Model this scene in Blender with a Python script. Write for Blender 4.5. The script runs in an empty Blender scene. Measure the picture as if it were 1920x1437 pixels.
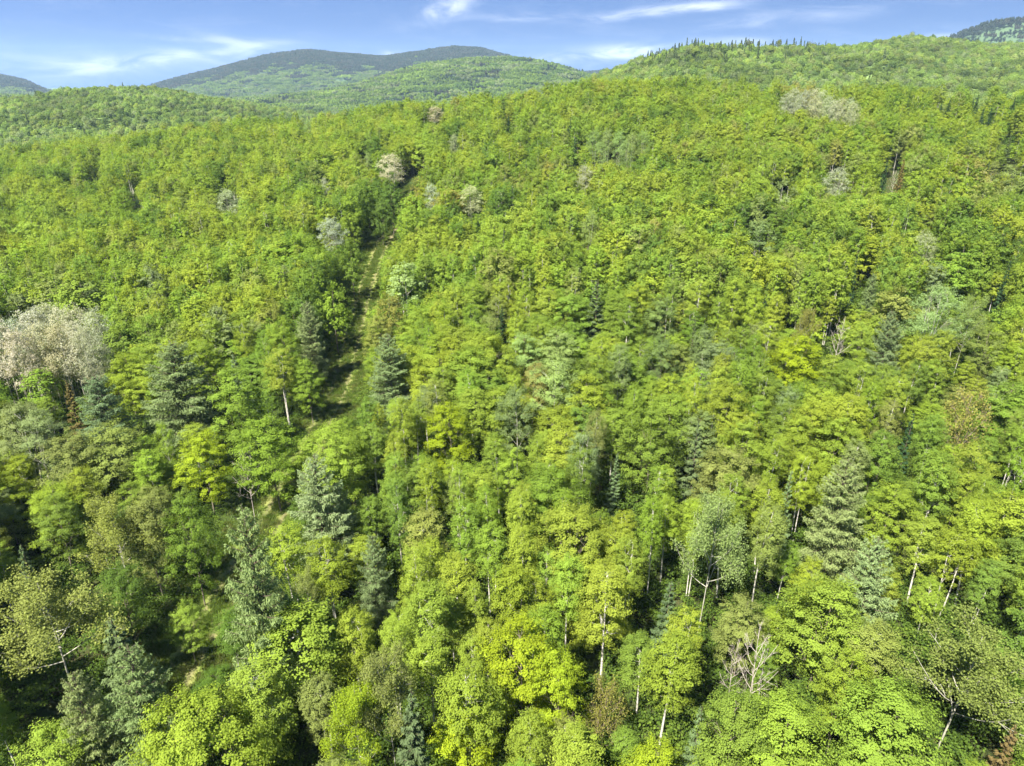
import bpy, math, random
import numpy as np

SEED = 7
rng = np.random.default_rng(SEED)
random.seed(SEED)
scene = bpy.context.scene
COL = scene.collection

# ------------------------------------------------------------------ camera
FPX = 1331.0                 # focal length in pixels of the 1920 px wide photograph
PITCH = math.radians(23.1)
CAMZ = 52.0
cam_d = bpy.data.cameras.new("camera")
cam_d.sensor_width = 36.0
cam_d.lens = 36.0 * FPX / 1920.0
cam_d.clip_start = 0.5
cam_d.clip_end = 30000.0
cam = bpy.data.objects.new("camera", cam_d)
COL.objects.link(cam)
cam.location = (0, 0, CAMZ)
cam.rotation_euler = (math.pi / 2 - PITCH, 0, 0)
scene.camera = cam

# ------------------------------------------------------------------ light
SUN_DIR = np.array([-0.52, -0.70, 0.0])
SUN_DIR[:2] /= np.linalg.norm(SUN_DIR[:2])
SUN_EL = math.radians(54)
SUN_AZ = math.atan2(SUN_DIR[0], SUN_DIR[1])
to_sun = (SUN_DIR[0] * math.cos(SUN_EL), SUN_DIR[1] * math.cos(SUN_EL), math.sin(SUN_EL))
sd = bpy.data.lights.new("sun", 'SUN')
sd.energy = 4.1
sd.angle = math.radians(0.6)
sd.color = (1.0, 0.95, 0.86)
so = bpy.data.objects.new("sun", sd)
COL.objects.link(so)
from mathutils import Vector
so.rotation_euler = Vector(to_sun).to_track_quat('Z', 'Y').to_euler()
so.location = (-200, -100, 400)

scene.view_settings.view_transform = 'Standard'
scene.view_settings.look = 'None'
scene.view_settings.exposure = 2.40
scene.view_settings.gamma = 1.0
scene.cycles.max_bounces = 5
scene.cycles.diffuse_bounces = 4
scene.cycles.transmission_bounces = 3
scene.cycles.glossy_bounces = 1
scene.cycles.volume_bounces = 0
scene.cycles.transparent_max_bounces = 4
scene.cycles.caustics_reflective = False
scene.cycles.caustics_refractive = False

CP, SP = math.cos(PITCH), math.sin(PITCH)


def ray(px, py):
    """direction in the world of a pixel of the 1920 px photograph"""
    u = (px - 960.0) / FPX
    v = (718.5 - py) / FPX
    d = np.array([u, CP + v * SP, -SP + v * CP])
    return d / np.linalg.norm(d)


def project(x, y, z):
    dz = z - CAMZ
    dep = y * CP - dz * SP
    up = y * SP + dz * CP
    dep = np.where(dep < 0.1, 0.1, dep)
    return 960 + FPX * x / dep, 718.5 - FPX * up / dep, dep


# ------------------------------------------------------------------ world: sky and thin clouds
world = bpy.data.worlds.new("World")
scene.world = world
world.use_nodes = True
nt = world.node_tree
nt.nodes.clear()


class NB:
    def __init__(s, tree):
        s.t = tree

    def n(s, typ, **kw):
        nd = s.t.nodes.new(typ)
        for k, v in kw.items():
            setattr(nd, k, v)
        return nd

    def link(s, a, b):
        s.t.links.new(a, b)

    def val(s, sock, v):
        if hasattr(v, 'links') or isinstance(v, bpy.types.NodeSocket):
            s.link(v, sock)
        else:
            sock.default_value = v

    def m(s, op, a, b=None, c=None, clamp=False):
        nd = s.n('ShaderNodeMath', operation=op)
        nd.use_clamp = clamp
        s.val(nd.inputs[0], a)
        if b is not None:
            s.val(nd.inputs[1], b)
        if c is not None:
            s.val(nd.inputs[2], c)
        return nd.outputs[0]

    def mix(s, fac, a, b, blend='MIX'):
        nd = s.n('ShaderNodeMix', data_type='RGBA', blend_type=blend)
        s.val(nd.inputs[0], fac)
        s.val(nd.inputs[6], a)
        s.val(nd.inputs[7], b)
        return nd.outputs[2]

    def noise(s, vec, scale, detail=3.0, rough=0.55, dist=0.0):
        nd = s.n('ShaderNodeTexNoise')
        if vec is not None:
            s.link(vec, nd.inputs['Vector'])
        nd.inputs['Scale'].default_value = scale
        nd.inputs['Detail'].default_value = detail
        nd.inputs['Roughness'].default_value = rough
        nd.inputs['Distortion'].default_value = dist
        return nd.outputs[0]

    def ramp(s, fac, lo, hi):
        nd = s.n('ShaderNodeMapRange', interpolation_type='SMOOTHSTEP')
        s.link(fac, nd.inputs[0])
        nd.inputs[1].default_value = lo
        nd.inputs[2].default_value = hi
        return nd.outputs[0]


w = NB(nt)
tc = w.n('ShaderNodeTexCoord')
sep = w.n('ShaderNodeSeparateXYZ')
w.link(tc.outputs['Generated'], sep.inputs[0])
# the sky is looked up a little above the true elevation: a clean, deep blue horizon
lift = w.n('ShaderNodeCombineXYZ')
w.link(sep.outputs[0], lift.inputs[0])
w.link(sep.outputs[1], lift.inputs[1])
w.link(w.m('ADD', w.m('MULTIPLY', w.m('ABSOLUTE', sep.outputs[2]), 0.60), 0.75), lift.inputs[2])
sky = w.n('ShaderNodeTexSky', sky_type='NISHITA')
sky.sun_disc = False
sky.sun_elevation = SUN_EL
sky.sun_rotation = SUN_AZ
sky.altitude = 600
sky.air_density = 1.0
sky.dust_density = 0.3
sky.ozone_density = 2.0
w.link(lift.outputs[0], sky.inputs[0])
az = w.m('ARCTAN2', sep.outputs[0], sep.outputs[1])
el = w.m('ARCSINE', sep.outputs[2])
comb = w.n('ShaderNodeCombineXYZ')
w.link(w.m('MULTIPLY', az, 0.22), comb.inputs[0])
w.link(el, comb.inputs[1])
streak = w.noise(comb.outputs[0], 55.0, 5.0, 0.62, 0.6)
comb2 = w.n('ShaderNodeCombineXYZ')
w.link(w.m('MULTIPLY', az, 0.75), comb2.inputs[0])
w.link(el, comb2.inputs[1])
puff = w.noise(comb2.outputs[0], 38.0, 5.0, 0.6, 0.4)


def azel(px, py):
    d = ray(px, py)
    return math.atan2(d[0], d[1]), math.asin(d[2])


CLOUDS = [  # px, py, half width px, half height px, tilt (rise over run), strength, puffy
    (838, 16, 46, 20, 0.25, 1.05, 1), (1248, 20, 120, 10, 0.09, 1.0, 0), (1330, 14, 40, 8, 0.0, .5, 0),
    (1120, 104, 120, 14, 0.06, 0.95, 0), (990, 34, 110, 9, 0.0, 0.35, 0), (1170, 98, 60, 14, .1, .6, 0),
    (310, 108, 150, 12, 0.12, 0.65, 0), (190, 125, 150, 22, 0.10, 0.45, 0), (450, 78, 70, 11, -0.1, 0.5, 0),
    (470, 100, 90, 16, 0.2, 0.45, 0), (340, 74, 90, 5, -0.06, 0.35, 0), (738, 102, 26, 8, 0, .6, 1),
    (1400, 76, 80, 8, 0.0, 0.5, 0), (1760, 68, 70, 5, 0, .4, 0), (620, 110, 60, 10, 0, .4, 0),
    (60, 120, 120, 20, 0, .3, 0), (1420, 40, 160, 12, .05, .25, 0), (1560, 22, 200, 16, .05, .18, 0),
    (2300, 60, 300, 14, .05, .5, 0), (-400, 80, 300, 20, .05, .5, 0)]
tot = None
for (px, py, hw, hh, tilt, st, pf) in CLOUDS:
    a0, e0 = azel(px, py)
    a1, _ = azel(px + hw, py)
    _, e1 = azel(px, py - hh)
    sa, se = abs(a1 - a0), abs(e1 - e0)
    da = w.m('SUBTRACT', az, a0)
    de = w.m('SUBTRACT', w.m('SUBTRACT', el, e0), w.m('MULTIPLY', da, tilt))
    q = w.m('ADD', w.m('POWER', w.m('ABSOLUTE', w.m('DIVIDE', da, sa)), 2.0), w.m('POWER', w.m('ABSOLUTE', w.m('DIVIDE', de, se)), 2.0))
    g = w.m('MULTIPLY', w.m('EXPONENT', w.m('MULTIPLY', q, -1.1)), st)
    nn = w.ramp(puff if pf else streak, 0.30, 0.66)
    g = w.m('MULTIPLY', g, nn)
    tot = g if tot is None else w.m('ADD', tot, g)
tot = w.m('ADD', tot, w.m('MULTIPLY', w.ramp(streak, 0.45, 0.8), 0.10))
tot = w.m('MINIMUM', tot, 0.92)
skyc = w.mix(1.0, sky.outputs[0], (0.62, 0.73, 0.90, 1), 'MULTIPLY')
cloudc = w.mix(tot, skyc, (3.1, 3.4, 4.1, 1))
bg = w.n('ShaderNodeBackground')
w.link(cloudc, bg.inputs[0])
bg.inputs[1].default_value = 0.06
wo = w.n('ShaderNodeOutputWorld')
w.link(bg.outputs[0], wo.inputs[0])


# ------------------------------------------------------------------ terrain
def layer(pts, dists, htree):
    """silhouette pixels + distances -> tables over azimuth of distance and ground height"""
    A, D, Z = [], [], []
    dx = [p[0] for p in dists]
    dd = [p[1] for p in dists]
    for px, py in pts:
        a, e = azel(px, py)
        d = float(np.interp(px, dx, dd))
        A.append(a)
        D.append(d)
        Z.append(CAMZ + math.tan(e) * d - htree)
    return np.array(A), np.array(D), np.array(Z)


L1 = layer([(-500, 300), (0, 284), (150, 266), (300, 249), (450, 229), (560, 219), (640, 211), (740, 195), (840, 180), (960, 174),
            (1040, 162), (1110, 150), (1200, 150), (1400, 156), (1600, 161), (1750, 164), (1920, 172), (2400, 190)],
           [(-500, 400), (0, 400), (700, 350), (1100, 330), (1920, 330), (2400, 330)], 11.5)
L2 = layer([(-500, 185), (0, 187), (60, 180), (120, 168), (190, 162), (300, 164), (380, 180), (480, 194), (560, 208), (640, 222), (900, 225),
            (1000, 190), (1080, 158), (1130, 138), (1200, 110), (1290, 86), (1400, 86), (1540, 88), (1590, 92), (1640, 82), (1700, 70),
            (1780, 75), (1850, 84), (1920, 80), (2400, 80)],
           [(-500, 900), (0, 900), (640, 1000), (1000, 900), (1130, 800), (1290, 740), (1500, 760), (1700, 980), (2400, 1050)], 11)
L3 = layer([(-500, 190), (0, 178), (200, 185), (400, 186), (500, 182), (620, 170), (700, 150), (780, 125), (860, 112), (940, 108),
            (1000, 112), (1050, 126), (1100, 142), (1200, 155), (1500, 150), (1750, 120), (2400, 110)],
           [(-500, 2300), (620, 2100), (940, 2300), (2400, 2100)], 11)
L4 = layer([(-500, 130), (-100, 125), (0, 142), (40, 150), (80, 168), (120, 176), (250, 174), (290, 160), (350, 143), (420, 126), (500, 105),
            (570, 94), (640, 101), (720, 107), (780, 99), (850, 88), (900, 91), (950, 105), (1000, 125), (1060, 138), (1110, 135),
            (1200, 129), (1400, 120), (1700, 95), (1780, 72), (1850, 46), (1900, 36), (1970, 33), (2200, 60), (2400, 80)],
           [(-500, 4300), (0, 4300), (250, 3900), (600, 3500), (1000, 3700), (1200, 4200), (1700, 2400), (2400, 2300)], 10)


def tab(L, a):
    return np.interp(a, L[0], L[1]), np.interp(a, L[0], L[2])


def smooth_tab(L, a):
    """a little smoothing over azimuth"""
    d = z = 0
    for o, wgt in ((-0.012, .25), (0, .5), (0.012, .25)):
        dd, zz = tab(L, a + o)
        d = d + dd * wgt
        z = z + zz * wgt
    return d, z


def vnoise(x, y, s, seed=0):
    """cheap smooth 2-D noise from rotated sines, about -1..1"""
    r = np.random.default_rng(900 + seed)
    out = 0
    for k in range(6):
        th = r.uniform(0, 2 * math.pi)
        f = r.uniform(0.6, 1.6) / s
        ph = r.uniform(0, 6.28)
        out = out + np.sin((x * math.cos(th) + y * math.sin(th)) * f * 6.283 + ph + 1.3 * np.sin((x * math.sin(th) - y * math.cos(th)) * f * 4.1 + ph * 2))
    return out / 3.0


def ground(x, y):
    x = np.asarray(x, float)
    y = np.asarray(y, float)
    r = np.hypot(x, y) + 1e-6
    a = np.arctan2(x, y)
    a = np.clip(a, -0.95, 0.95)
    d1, z1 = smooth_tab(L1, a)
    d2, z2 = smooth_tab(L2, a)
    d3, z3 = smooth_tab(L3, a)
    d4, z4 = tab(L4, a)
    z12 = np.minimum(z1 - 14, z2 - 22)
    z23 = np.minimum(np.minimum(z2, z3) - 30, -8.0)
    z34 = np.minimum(z3, z4) - 45
    K = [(0 * r, 0 * r - 1.0), (55 + 0 * r, 0 * r), (d1, z1), (d1 + 110, z12), (d2, z2), (d2 + 350, z23), (d3, z3),
         (d3 + (d4 - d3) * .38, z34), (d4, z4), (d4 + 1500, z4 - 160), (20000 + 0 * r, z4 * 0 - 120)]
    out = np.full(np.broadcast(x, y).shape, -120.0)
    for i in range(len(K) - 1):
        (ra, za), (rb, zb) = K[i], K[i + 1]
        t = np.clip((r - ra) / np.maximum(rb - ra, 1), 0, 1)
        s = t * t * (3 - 2 * t)
        if i == 1:
            s = t * 0.8 + s * 0.2
        elif i in (4, 6, 7):
            s = 0.5 * t + 0.5 * s
        out = np.where((r >= ra) & (r < rb), za + (zb - za) * s, out)
    amp = np.clip((r - 20) / 200, 0, 1) * np.clip((360 - r) / 200, 0.35, 1)
    out = out + amp * 1.6 * vnoise(x, y, 60, 1)
    far = np.clip((r - 1100) / 900, 0, 1)
    rid = 1 - np.abs(vnoise(x, y, 420, 3))
    fade = np.clip(np.abs(r - d4) / 500, 0.15, 1) * np.clip(np.abs(r - d3) / 400, 0.2, 1)
    out = out + far * fade * (14 * rid + 5 * vnoise(x, y, 150, 4))
    mid = np.clip((r - 430) / 100, 0, 1) * np.clip((1300 - r) / 300, 0, 1) * np.clip(np.abs(r - d2) / 200, 0.15, 1)
    out = out + mid * 4.0 * vnoise(x, y, 170, 5)
    return out


def hit(px, py, h):
    """where the ray of a pixel comes down to a height h above the ground"""
    d = ray(px, py)
    t = np.concatenate([np.arange(15, 600, 0.25), np.arange(600, 5000, 2)])
    z = CAMZ + d[2] * t - ground(d[0] * t, d[1] * t) - h
    k = np.argmax(z <= 0)
    if z[k] > 0:
        k = int(np.argmin(z[:2300]))
    return d[0] * t[k], d[1] * t[k], t[k]


# --------------------------------------------------------------- mesh helpers
def mesh_from(name, V, F, mats, attr=None, mi=None, smooth=False):
    """V (n,3), F (m,3|4) numpy"""
    me = bpy.data.meshes.new(name)
    n, m, k = len(V), len(F), F.shape[1]
    me.vertices.add(n)
    me.vertices.foreach_set('co', np.asarray(V, np.float32).ravel())
    me.loops.add(m * k)
    me.loops.foreach_set('vertex_index', np.asarray(F, np.int32).ravel())
    me.polygons.add(m)
    me.polygons.foreach_set('loop_start', np.arange(0, m * k, k, dtype=np.int32))
    me.polygons.foreach_set('loop_total', np.full(m, k, np.int32))
    if smooth:
        me.polygons.foreach_set('use_smooth', np.ones(m, bool))
    if mi is not None:
        me.polygons.foreach_set('material_index', np.asarray(mi, np.int32))
    if attr is not None:
        for an, av in attr.items():
            at = me.attributes.new(an, 'FLOAT', 'POINT')
            at.data.foreach_set('value', np.asarray(av, np.float32))
    for mt in mats:
        me.materials.append(mt)
    me.update(calc_edges=True)
    return me


def newmat(name):
    m = bpy.data.materials.new(name)
    m.use_nodes = True
    m.node_tree.nodes.clear()
    b = NB(m.node_tree)
    out = b.n('ShaderNodeOutputMaterial')
    return m, b, out


def leaf_material(name, trans=0.38, gloss=0.05, contrast=0.35, yellow=0.25):
    m, b, out = newmat(name)
    t = b.n('ShaderNodeAttribute', attribute_type='INSTANCER', attribute_name='tint')
    v = b.n('ShaderNodeAttribute', attribute_type='GEOMETRY', attribute_name='var')
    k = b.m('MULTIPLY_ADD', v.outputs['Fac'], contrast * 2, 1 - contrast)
    c = b.mix(1.0, t.outputs['Color'], (1, 1, 1, 1), 'MULTIPLY')
    sc = b.n('ShaderNodeVectorMath', operation='SCALE')
    b.link(c, sc.inputs[0])
    b.link(k, sc.inputs[3])
    # some sprays carry yellower young leaves
    ymix = b.mix(b.m('MULTIPLY', b.ramp(v.outputs['Fac'], 0.55, 1.0), yellow), sc.outputs[0], (0.24, 0.31, 0.035, 1))
    dif = b.n('ShaderNodeBsdfDiffuse')
    b.link(ymix, dif.inputs[0])
    tr = b.n('ShaderNodeBsdfTranslucent')
    b.link(b.mix(1.0, ymix, (1.15, 1.15, 0.55, 1), 'MULTIPLY'), tr.inputs[0])
    mx = b.n('ShaderNodeMixShader')
    mx.inputs[0].default_value = trans
    b.link(dif.outputs[0], mx.inputs[1])
    b.link(tr.outputs[0], mx.inputs[2])
    if gloss > 0:
        gl = b.n('ShaderNodeBsdfAnisotropic')
        gl.inputs['Roughness'].default_value = 0.42
        gl.inputs[0].default_value = (0.9, 0.95, 1.0, 1)
        m2 = b.n('ShaderNodeMixShader')
        m2.inputs[0].default_value = gloss
        b.link(mx.outputs[0], m2.inputs[1])
        b.link(gl.outputs[0], m2.inputs[2])
        b.link(m2.outputs[0], out.inputs[0])
    else:
        b.link(mx.outputs[0], out.inputs[0])
    return m


def bark_material(name, c1, c2, scale=6.0, bands=False):
    m, b, out = newmat(name)
    tcn = b.n('ShaderNodeTexCoord')
    mp = b.n('ShaderNodeMapping')
    mp.inputs['Scale'].default_value = (1, 1, 4.0 if bands else 0.5)
    b.link(tcn.outputs['Object'], mp.inputs[0])
    nz = b.noise(mp.outputs[0], scale, 4.0, 0.65)
    c = b.mix(b.ramp(nz, 0.50, 0.66) if bands else b.ramp(nz, 0.3, 0.7), c1, c2)
    dif = b.n('ShaderNodeBsdfDiffuse')
    b.link(c, dif.inputs[0])
    b.link(dif.outputs[0], out.inputs[0])
    return m


M_LEAF = leaf_material("broad_leaves", 0.46, 0.0, 0.26, 0.16)
M_FINE = leaf_material("birch_leaves", 0.44, 0.0, 0.22, 0.12)
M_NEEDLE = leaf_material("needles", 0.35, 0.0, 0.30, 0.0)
M_FAR = leaf_material("distant_foliage", 0.45, 0.0, 0.20, 0.10)
M_BIRCH = bark_material("birch_bark", (0.44, 0.42, 0.35, 1), (0.16, 0.14, 0.11, 1), 3.0, True)
M_BARK = bark_material("grey_bark", (0.20, 0.17, 0.13, 1), (0.10, 0.085, 0.06, 1))
M_ASPEN = bark_material("aspen_bark", (0.34, 0.33, 0.26, 1), (0.21, 0.20, 0.15, 1))
M_DARKBARK = bark_material("conifer_bark", (0.11, 0.085, 0.06, 1), (0.06, 0.05, 0.04, 1))
M_DEAD = bark_material("dead_wood", (0.40, 0.36, 0.30, 1), (0.26, 0.22, 0.18, 1))
M_TWIG = bark_material("brown_twigs", (0.28, 0.22, 0.16, 1), (0.19, 0.14, 0.10, 1))


class Tubes:
    """collects bent tapering branches"""

    def __init__(s, sides=5):
        s.V, s.F, s.k, s.n = [], [], sides, 0

    def add(s, P, R):
        P = np.asarray(P, float)
        n = len(P)
        T = np.gradient(P, axis=0)
        T /= np.linalg.norm(T, axis=1)[:, None] + 1e-9
        ref = np.array([0.31, 0.95, 0.05])
        A = np.cross(T, ref)
        A /= np.linalg.norm(A, axis=1)[:, None] + 1e-9
        B = np.cross(T, A)
        ang = np.arange(s.k) * 2 * math.pi / s.k
        ring = P[:, None, :] + np.asarray(R)[:, None, None] * (np.cos(ang)[None, :, None] * A[:, None, :] + np.sin(ang)[None, :, None] * B[:, None, :])
        s.V.append(ring.reshape(-1, 3))
        i = np.arange(n - 1)[:, None] * s.k + np.arange(s.k)[None, :]
        j = np.arange(n - 1)[:, None] * s.k + (np.arange(s.k)[None, :] + 1) % s.k
        s.F.append(np.stack([i, j, j + s.k, i + s.k], -1).reshape(-1, 4) + s.n)
        s.n += n * s.k

    def mesh(s, name, mat):
        return mesh_from(name, np.concatenate(s.V), np.concatenate(s.F), [mat], smooth=True)


def curve(a, b, r, bend=0.1, droop=0.0, n=6):
    a = np.asarray(a, float)
    b = np.asarray(b, float)
    t = np.linspace(0, 1, n)[:, None]
    L = np.linalg.norm(b - a)
    off = r.normal(0, bend * L, 3)
    P = a + (b - a) * t + off * (4 * t * (1 - t)) * 0.5
    P[:, 2] += droop * L * np.sin(math.pi * t[:, 0])
    return P


def leaves(C, N, U, size, asp, r, var):
    """rhombic leaves at centres C with normals N, long axes near U"""
    n = len(C)
    N = N / (np.linalg.norm(N, axis=1)[:, None] + 1e-9)
    T = U - (U * N).sum(1)[:, None] * N
    T /= np.linalg.norm(T, axis=1)[:, None] + 1e-9
    B = np.cross(N, T)
    s = (size * r.uniform(0.65, 1.35, n))[:, None]
    q = s * asp
    V = np.stack([C - T * s * .5, C + B * q * .5 - T * s * .05, C + T * s * .5, C - B * q * .5 - T * s * .05], 1).reshape(-1, 3)
    F = np.arange(n * 4).reshape(n, 4)
    return V, F, np.repeat(var, 4)


def rand_unit(r, n):
    v = r.normal(size=(n, 3))
    return v / np.linalg.norm(v, axis=1)[:, None]


class Proto:
    def __init__(s, crown, trunk, H, W):
        s.crown, s.trunk, s.H, s.W = crown, trunk, H, W


def broadleaf(kind, seed, H, W, base, nlobe, nclus, nleaf, lsize, lod=0, lobe_r=0.42, clus_r=0.5, flat=0.55, peak=0.5,
              leafmat=None, bark=None, stems=1, sparse=0.0, spread=0.35, deep=0.62, lasp=0.7, topfrac=1.0):
    r = np.random.default_rng(seed)
    zb = H * base
    ch = H - zb
    # the masses of foliage that the main limbs carry
    lob = []
    for i in range(nlobe):
        t = (i + 0.5) / nlobe
        t = t ** 0.85
        u = (2 * t - 1)
        prof = math.sqrt(max(0.0, 1 - abs(u) ** 2.2)) if u > -0.2 else (1 + u * 0.55)
        # widest height 'peak'
        zc = zb + ch * (0.12 + 0.80 * t)
        e = (t - peak) / (1 - peak if t > peak else peak)
        prof = math.sqrt(max(0.05, 1 - e * e * (0.97 if t > peak else 0.6)))
        rad = W / 2 * prof
        ph = i * 2.39996 + r.uniform(-.5, .5)
        lr = W * lobe_r * 0.5 * (0.75 + 0.5 * r.random()) * (0.70 + 0.4 * prof)
        dist = max(0, rad - lr * 0.8) * r.uniform(0.8, 1.1)
        lob.append((np.array([math.cos(ph) * dist, math.sin(ph) * dist, zc - lr * .2]), lr, ph))
    lob.append((np.array([r.uniform(-.2, .2), r.uniform(-.2, .2), H - W * lobe_r * 0.32]), W * lobe_r * 0.36 * topfrac, 0))
    LC = np.array([l[0] for l in lob])
    LR = np.array([l[1] for l in lob])
    # sprays on the lobes' outer sides
    pick = r.choice(len(lob), nclus, p=LR ** 2 / (LR ** 2).sum())
    d = rand_unit(r, nclus)
    d[:, 2] = np.abs(d[:, 2]) * 1.0 - 0.28
    axis = LC[pick].copy()
    axis[:, 2] = 0
    axis /= np.linalg.norm(axis, axis=1)[:, None] + 0.3
    d = d + axis * 0.55
    d /= np.linalg.norm(d, axis=1)[:, None]
    CC = LC[pick] + d * (LR[pick] * r.uniform(deep, 1.12, nclus))[:, None] * np.array([1, 1, 0.95])
    keep = r.random(nclus) > sparse
    CC, d = CC[keep], d[keep]
    nclus = len(CC)
    cvar = r.random(nclus)
    # leaves
    ci = r.integers(0, nclus, nleaf)
    cr = clus_r * (0.6 + 0.8 * r.random(nclus))
    off = rand_unit(r, nleaf) * (r.random(nleaf) ** 0.45)[:, None]
    L = off * cr[ci][:, None]
    L[:, 2] *= flat
    # sprays droop a little towards their outer ends
    outd = (off * d[ci]).sum(1)
    P = CC[ci] + L + d[ci] * (outd * cr[ci] * 0.45)[:, None]
    dc = P - np.array([0, 0, zb + ch * .40])
    dc /= np.linalg.norm(dc, axis=1)[:, None] + 1e-6
    N = 0.50 * np.array([0, 0, 1.0]) + 0.45 * d[ci] + 0.65 * dc + 0.30 * off + spread * r.normal(size=(nleaf, 3))
    var = np.clip(cvar[ci] * 0.55 + r.random(nleaf) * 0.45, 0, 1)
    V, F, A = leaves(P, N, rand_unit(r, nleaf) + d[ci] * .6, lsize, lasp, r, var)
    crown = mesh_from(kind + "_crown", V, F, [leafmat], {'var': A})
    # trunk, limbs and twigs
    tb = Tubes(6 if lod == 0 else 3)
    tops = []
    for s_ in range(stems):
        ph = r.uniform(0, 6.28)
        sp = 0.0 if stems == 1 else W * 0.16
        b0 = np.array([math.cos(ph) * sp * .3, math.sin(ph) * sp * .3, -0.5])
        b1 = np.array([math.cos(ph) * sp, math.sin(ph) * sp, H * r.uniform(.86, .93)]) if stems > 1 else np.array([r.uniform(-.2, .2), r.uniform(-.2, .2), H * 0.93])
        TP = curve(b0, b1, r, 0.018, 0, 9)
        r0 = (0.0078 * H + 0.015) / (stems ** .4)
        tb.add(TP, np.linspace(r0, 0.02, 9))
        tops.append((TP, r0))
    for i, (c, lr, ph) in enumerate(lob[:-1]):
        TP, r0 = tops[i % stems]
        zt = max(zb * 0.75, c[2] - lr * 0.3 - np.hypot(c[0], c[1]) * 0.9)
        k = np.interp(zt, TP[:, 2], np.arange(len(TP)))
        a = np.array([np.interp(k, np.arange(len(TP)), TP[:, j]) for j in range(3)])
        tip = c + np.array([0, 0, lr * .25])
        LP = curve(a, tip, r, 0.05, -0.05, 6)
        rl = r0 * 0.30
        tb.add(LP, np.linspace(rl, 0.012, 6))
        if lod == 0:
            near = np.argsort(((CC - c) ** 2).sum(1))[:5]
            for q in near:
                kk = r.integers(2, 5)
                tb.add(curve(LP[kk], CC[q], r, 0.06, 0, 4), np.linspace(rl * .35, 0.008, 4))
    trunk = tb.mesh(kind + "_trunk", bark)
    return Proto(crown, trunk, H, W)


def conifer(kind, seed, H, W, nbr, nleaf, lod=0, larch=False, bare=0.12, top_gap=0.0):
    r = np.random.default_rng(seed)
    tb = Tubes(6 if lod == 0 else 3)
    TP = curve([0, 0, -0.5], [r.uniform(-.15, .15), r.uniform(-.15, .15), H], r, 0.006, 0, 9)
    tb.add(TP, np.linspace(0.012 * H, 0.02, 9))
    BP, BN, BD, BV = [], [], [], []
    per = []
    for i in range(nbr):
        t = (i + 0.5) / nbr
        t = t ** (0.9 if larch else 0.95)
        z = H * (bare + (0.985 - bare) * t)
        taper = (1 - t) ** (0.62 if larch else 0.85)
        if larch:
            taper *= min(1.0, 0.55 + t * 2.2)
        ln = W / 2 * (0.06 + 0.98 * taper) * (r.uniform(0.5, 1.2) if larch else r.uniform(.8, 1.15))
        ph = i * 2.39996 + r.uniform(-.45, .45)
        dr = np.array([math.cos(ph), math.sin(ph), 0])
        k = 8
        s = np.linspace(0, 1, k)
        up = (0.10 + 0.5 * t)
        sag = (0.38 if larch else 0.30) * (1 - t * 0.6)
        P = np.array([0, 0, z]) + dr * (ln * s)[:, None]
        P[:, 2] += ln * (up * s - sag * s ** 1.6 + (0.22 if larch else 0.12) * s ** 3)
        P[:, :2] += r.normal(0, 0.02 * ln, 2) * s[:, None]
        tb.add(P[:6] if lod else P, np.linspace(0.028 * ln ** .5 + .008, 0.006, 6 if lod else k))
        per.append((P, ln, dr, t))
    Ls = np.array([p[1] for p in per])
    cnt = np.maximum(4, (nleaf * (Ls ** 1.7) / (Ls ** 1.7).sum()).astype(int))
    Cs, Ns, Us, Vs = [], [], [], []
    for (P, ln, dr, t), c in zip(per, cnt):
        s = r.uniform(0.08, 1.0, c) ** 0.8
        idx = s * (len(P) - 1)
        base = np.stack([np.interp(idx, np.arange(len(P)), P[:, j]) for j in range(3)], 1)
        side = np.array([-dr[1], dr[0], 0])
        wid = (0.50 if larch else 0.40) * ln * (1 - s * 0.72) * np.minimum(1, s * 3)
        # sprays grow from side twigs, bunched
        tw = np.round(s * 9) / 9
        lat = r.uniform(-1, 1, c)
        q = base + side * (lat * wid)[:, None] + dr * (np.abs(lat) * wid * 0.55)[:, None]
        if larch:
            q[:, 2] -= np.abs(r.normal(0, 0.15, c)) * (0.6 + ln * .25) + np.abs(lat) * wid * 0.22
            N = r.normal(size=(c, 3)) * .8 + np.array([0, 0, .7]) + dr * .5
            U = side * np.sign(lat)[:, None] * 0.5 + dr * 0.5 + np.array([0, 0, -0.45]) + r.normal(size=(c, 3)) * 0.45
        else:
            q[:, 2] += r.normal(0, 0.05, c) - np.abs(lat) * wid * 0.25
            N = r.normal(size=(c, 3)) * .45 + np.array([0, 0, 1.0]) + dr * .35
            U = side * np.sign(lat)[:, None] * 0.8 + dr * 0.8 + r.normal(size=(c, 3)) * 0.3 + np.array([0, 0, -0.2])
        Cs.append(q)
        Ns.append(N)
        Us.append(U)
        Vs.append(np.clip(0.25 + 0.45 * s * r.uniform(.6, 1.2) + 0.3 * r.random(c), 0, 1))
    C = np.concatenate(Cs)
    ls = (0.27 if larch else 0.30) * (1 if lod == 0 else 1.9)
    V, F, A = leaves(C, np.concatenate(Ns), np.concatenate(Us), ls, 0.26 if larch else 0.32, r, np.concatenate(Vs))
    return Proto(mesh_from(kind + "_crown", V, F, [M_NEEDLE], {'var': A}), tb.mesh(kind + "_trunk", M_DARKBARK), H, W)


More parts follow.
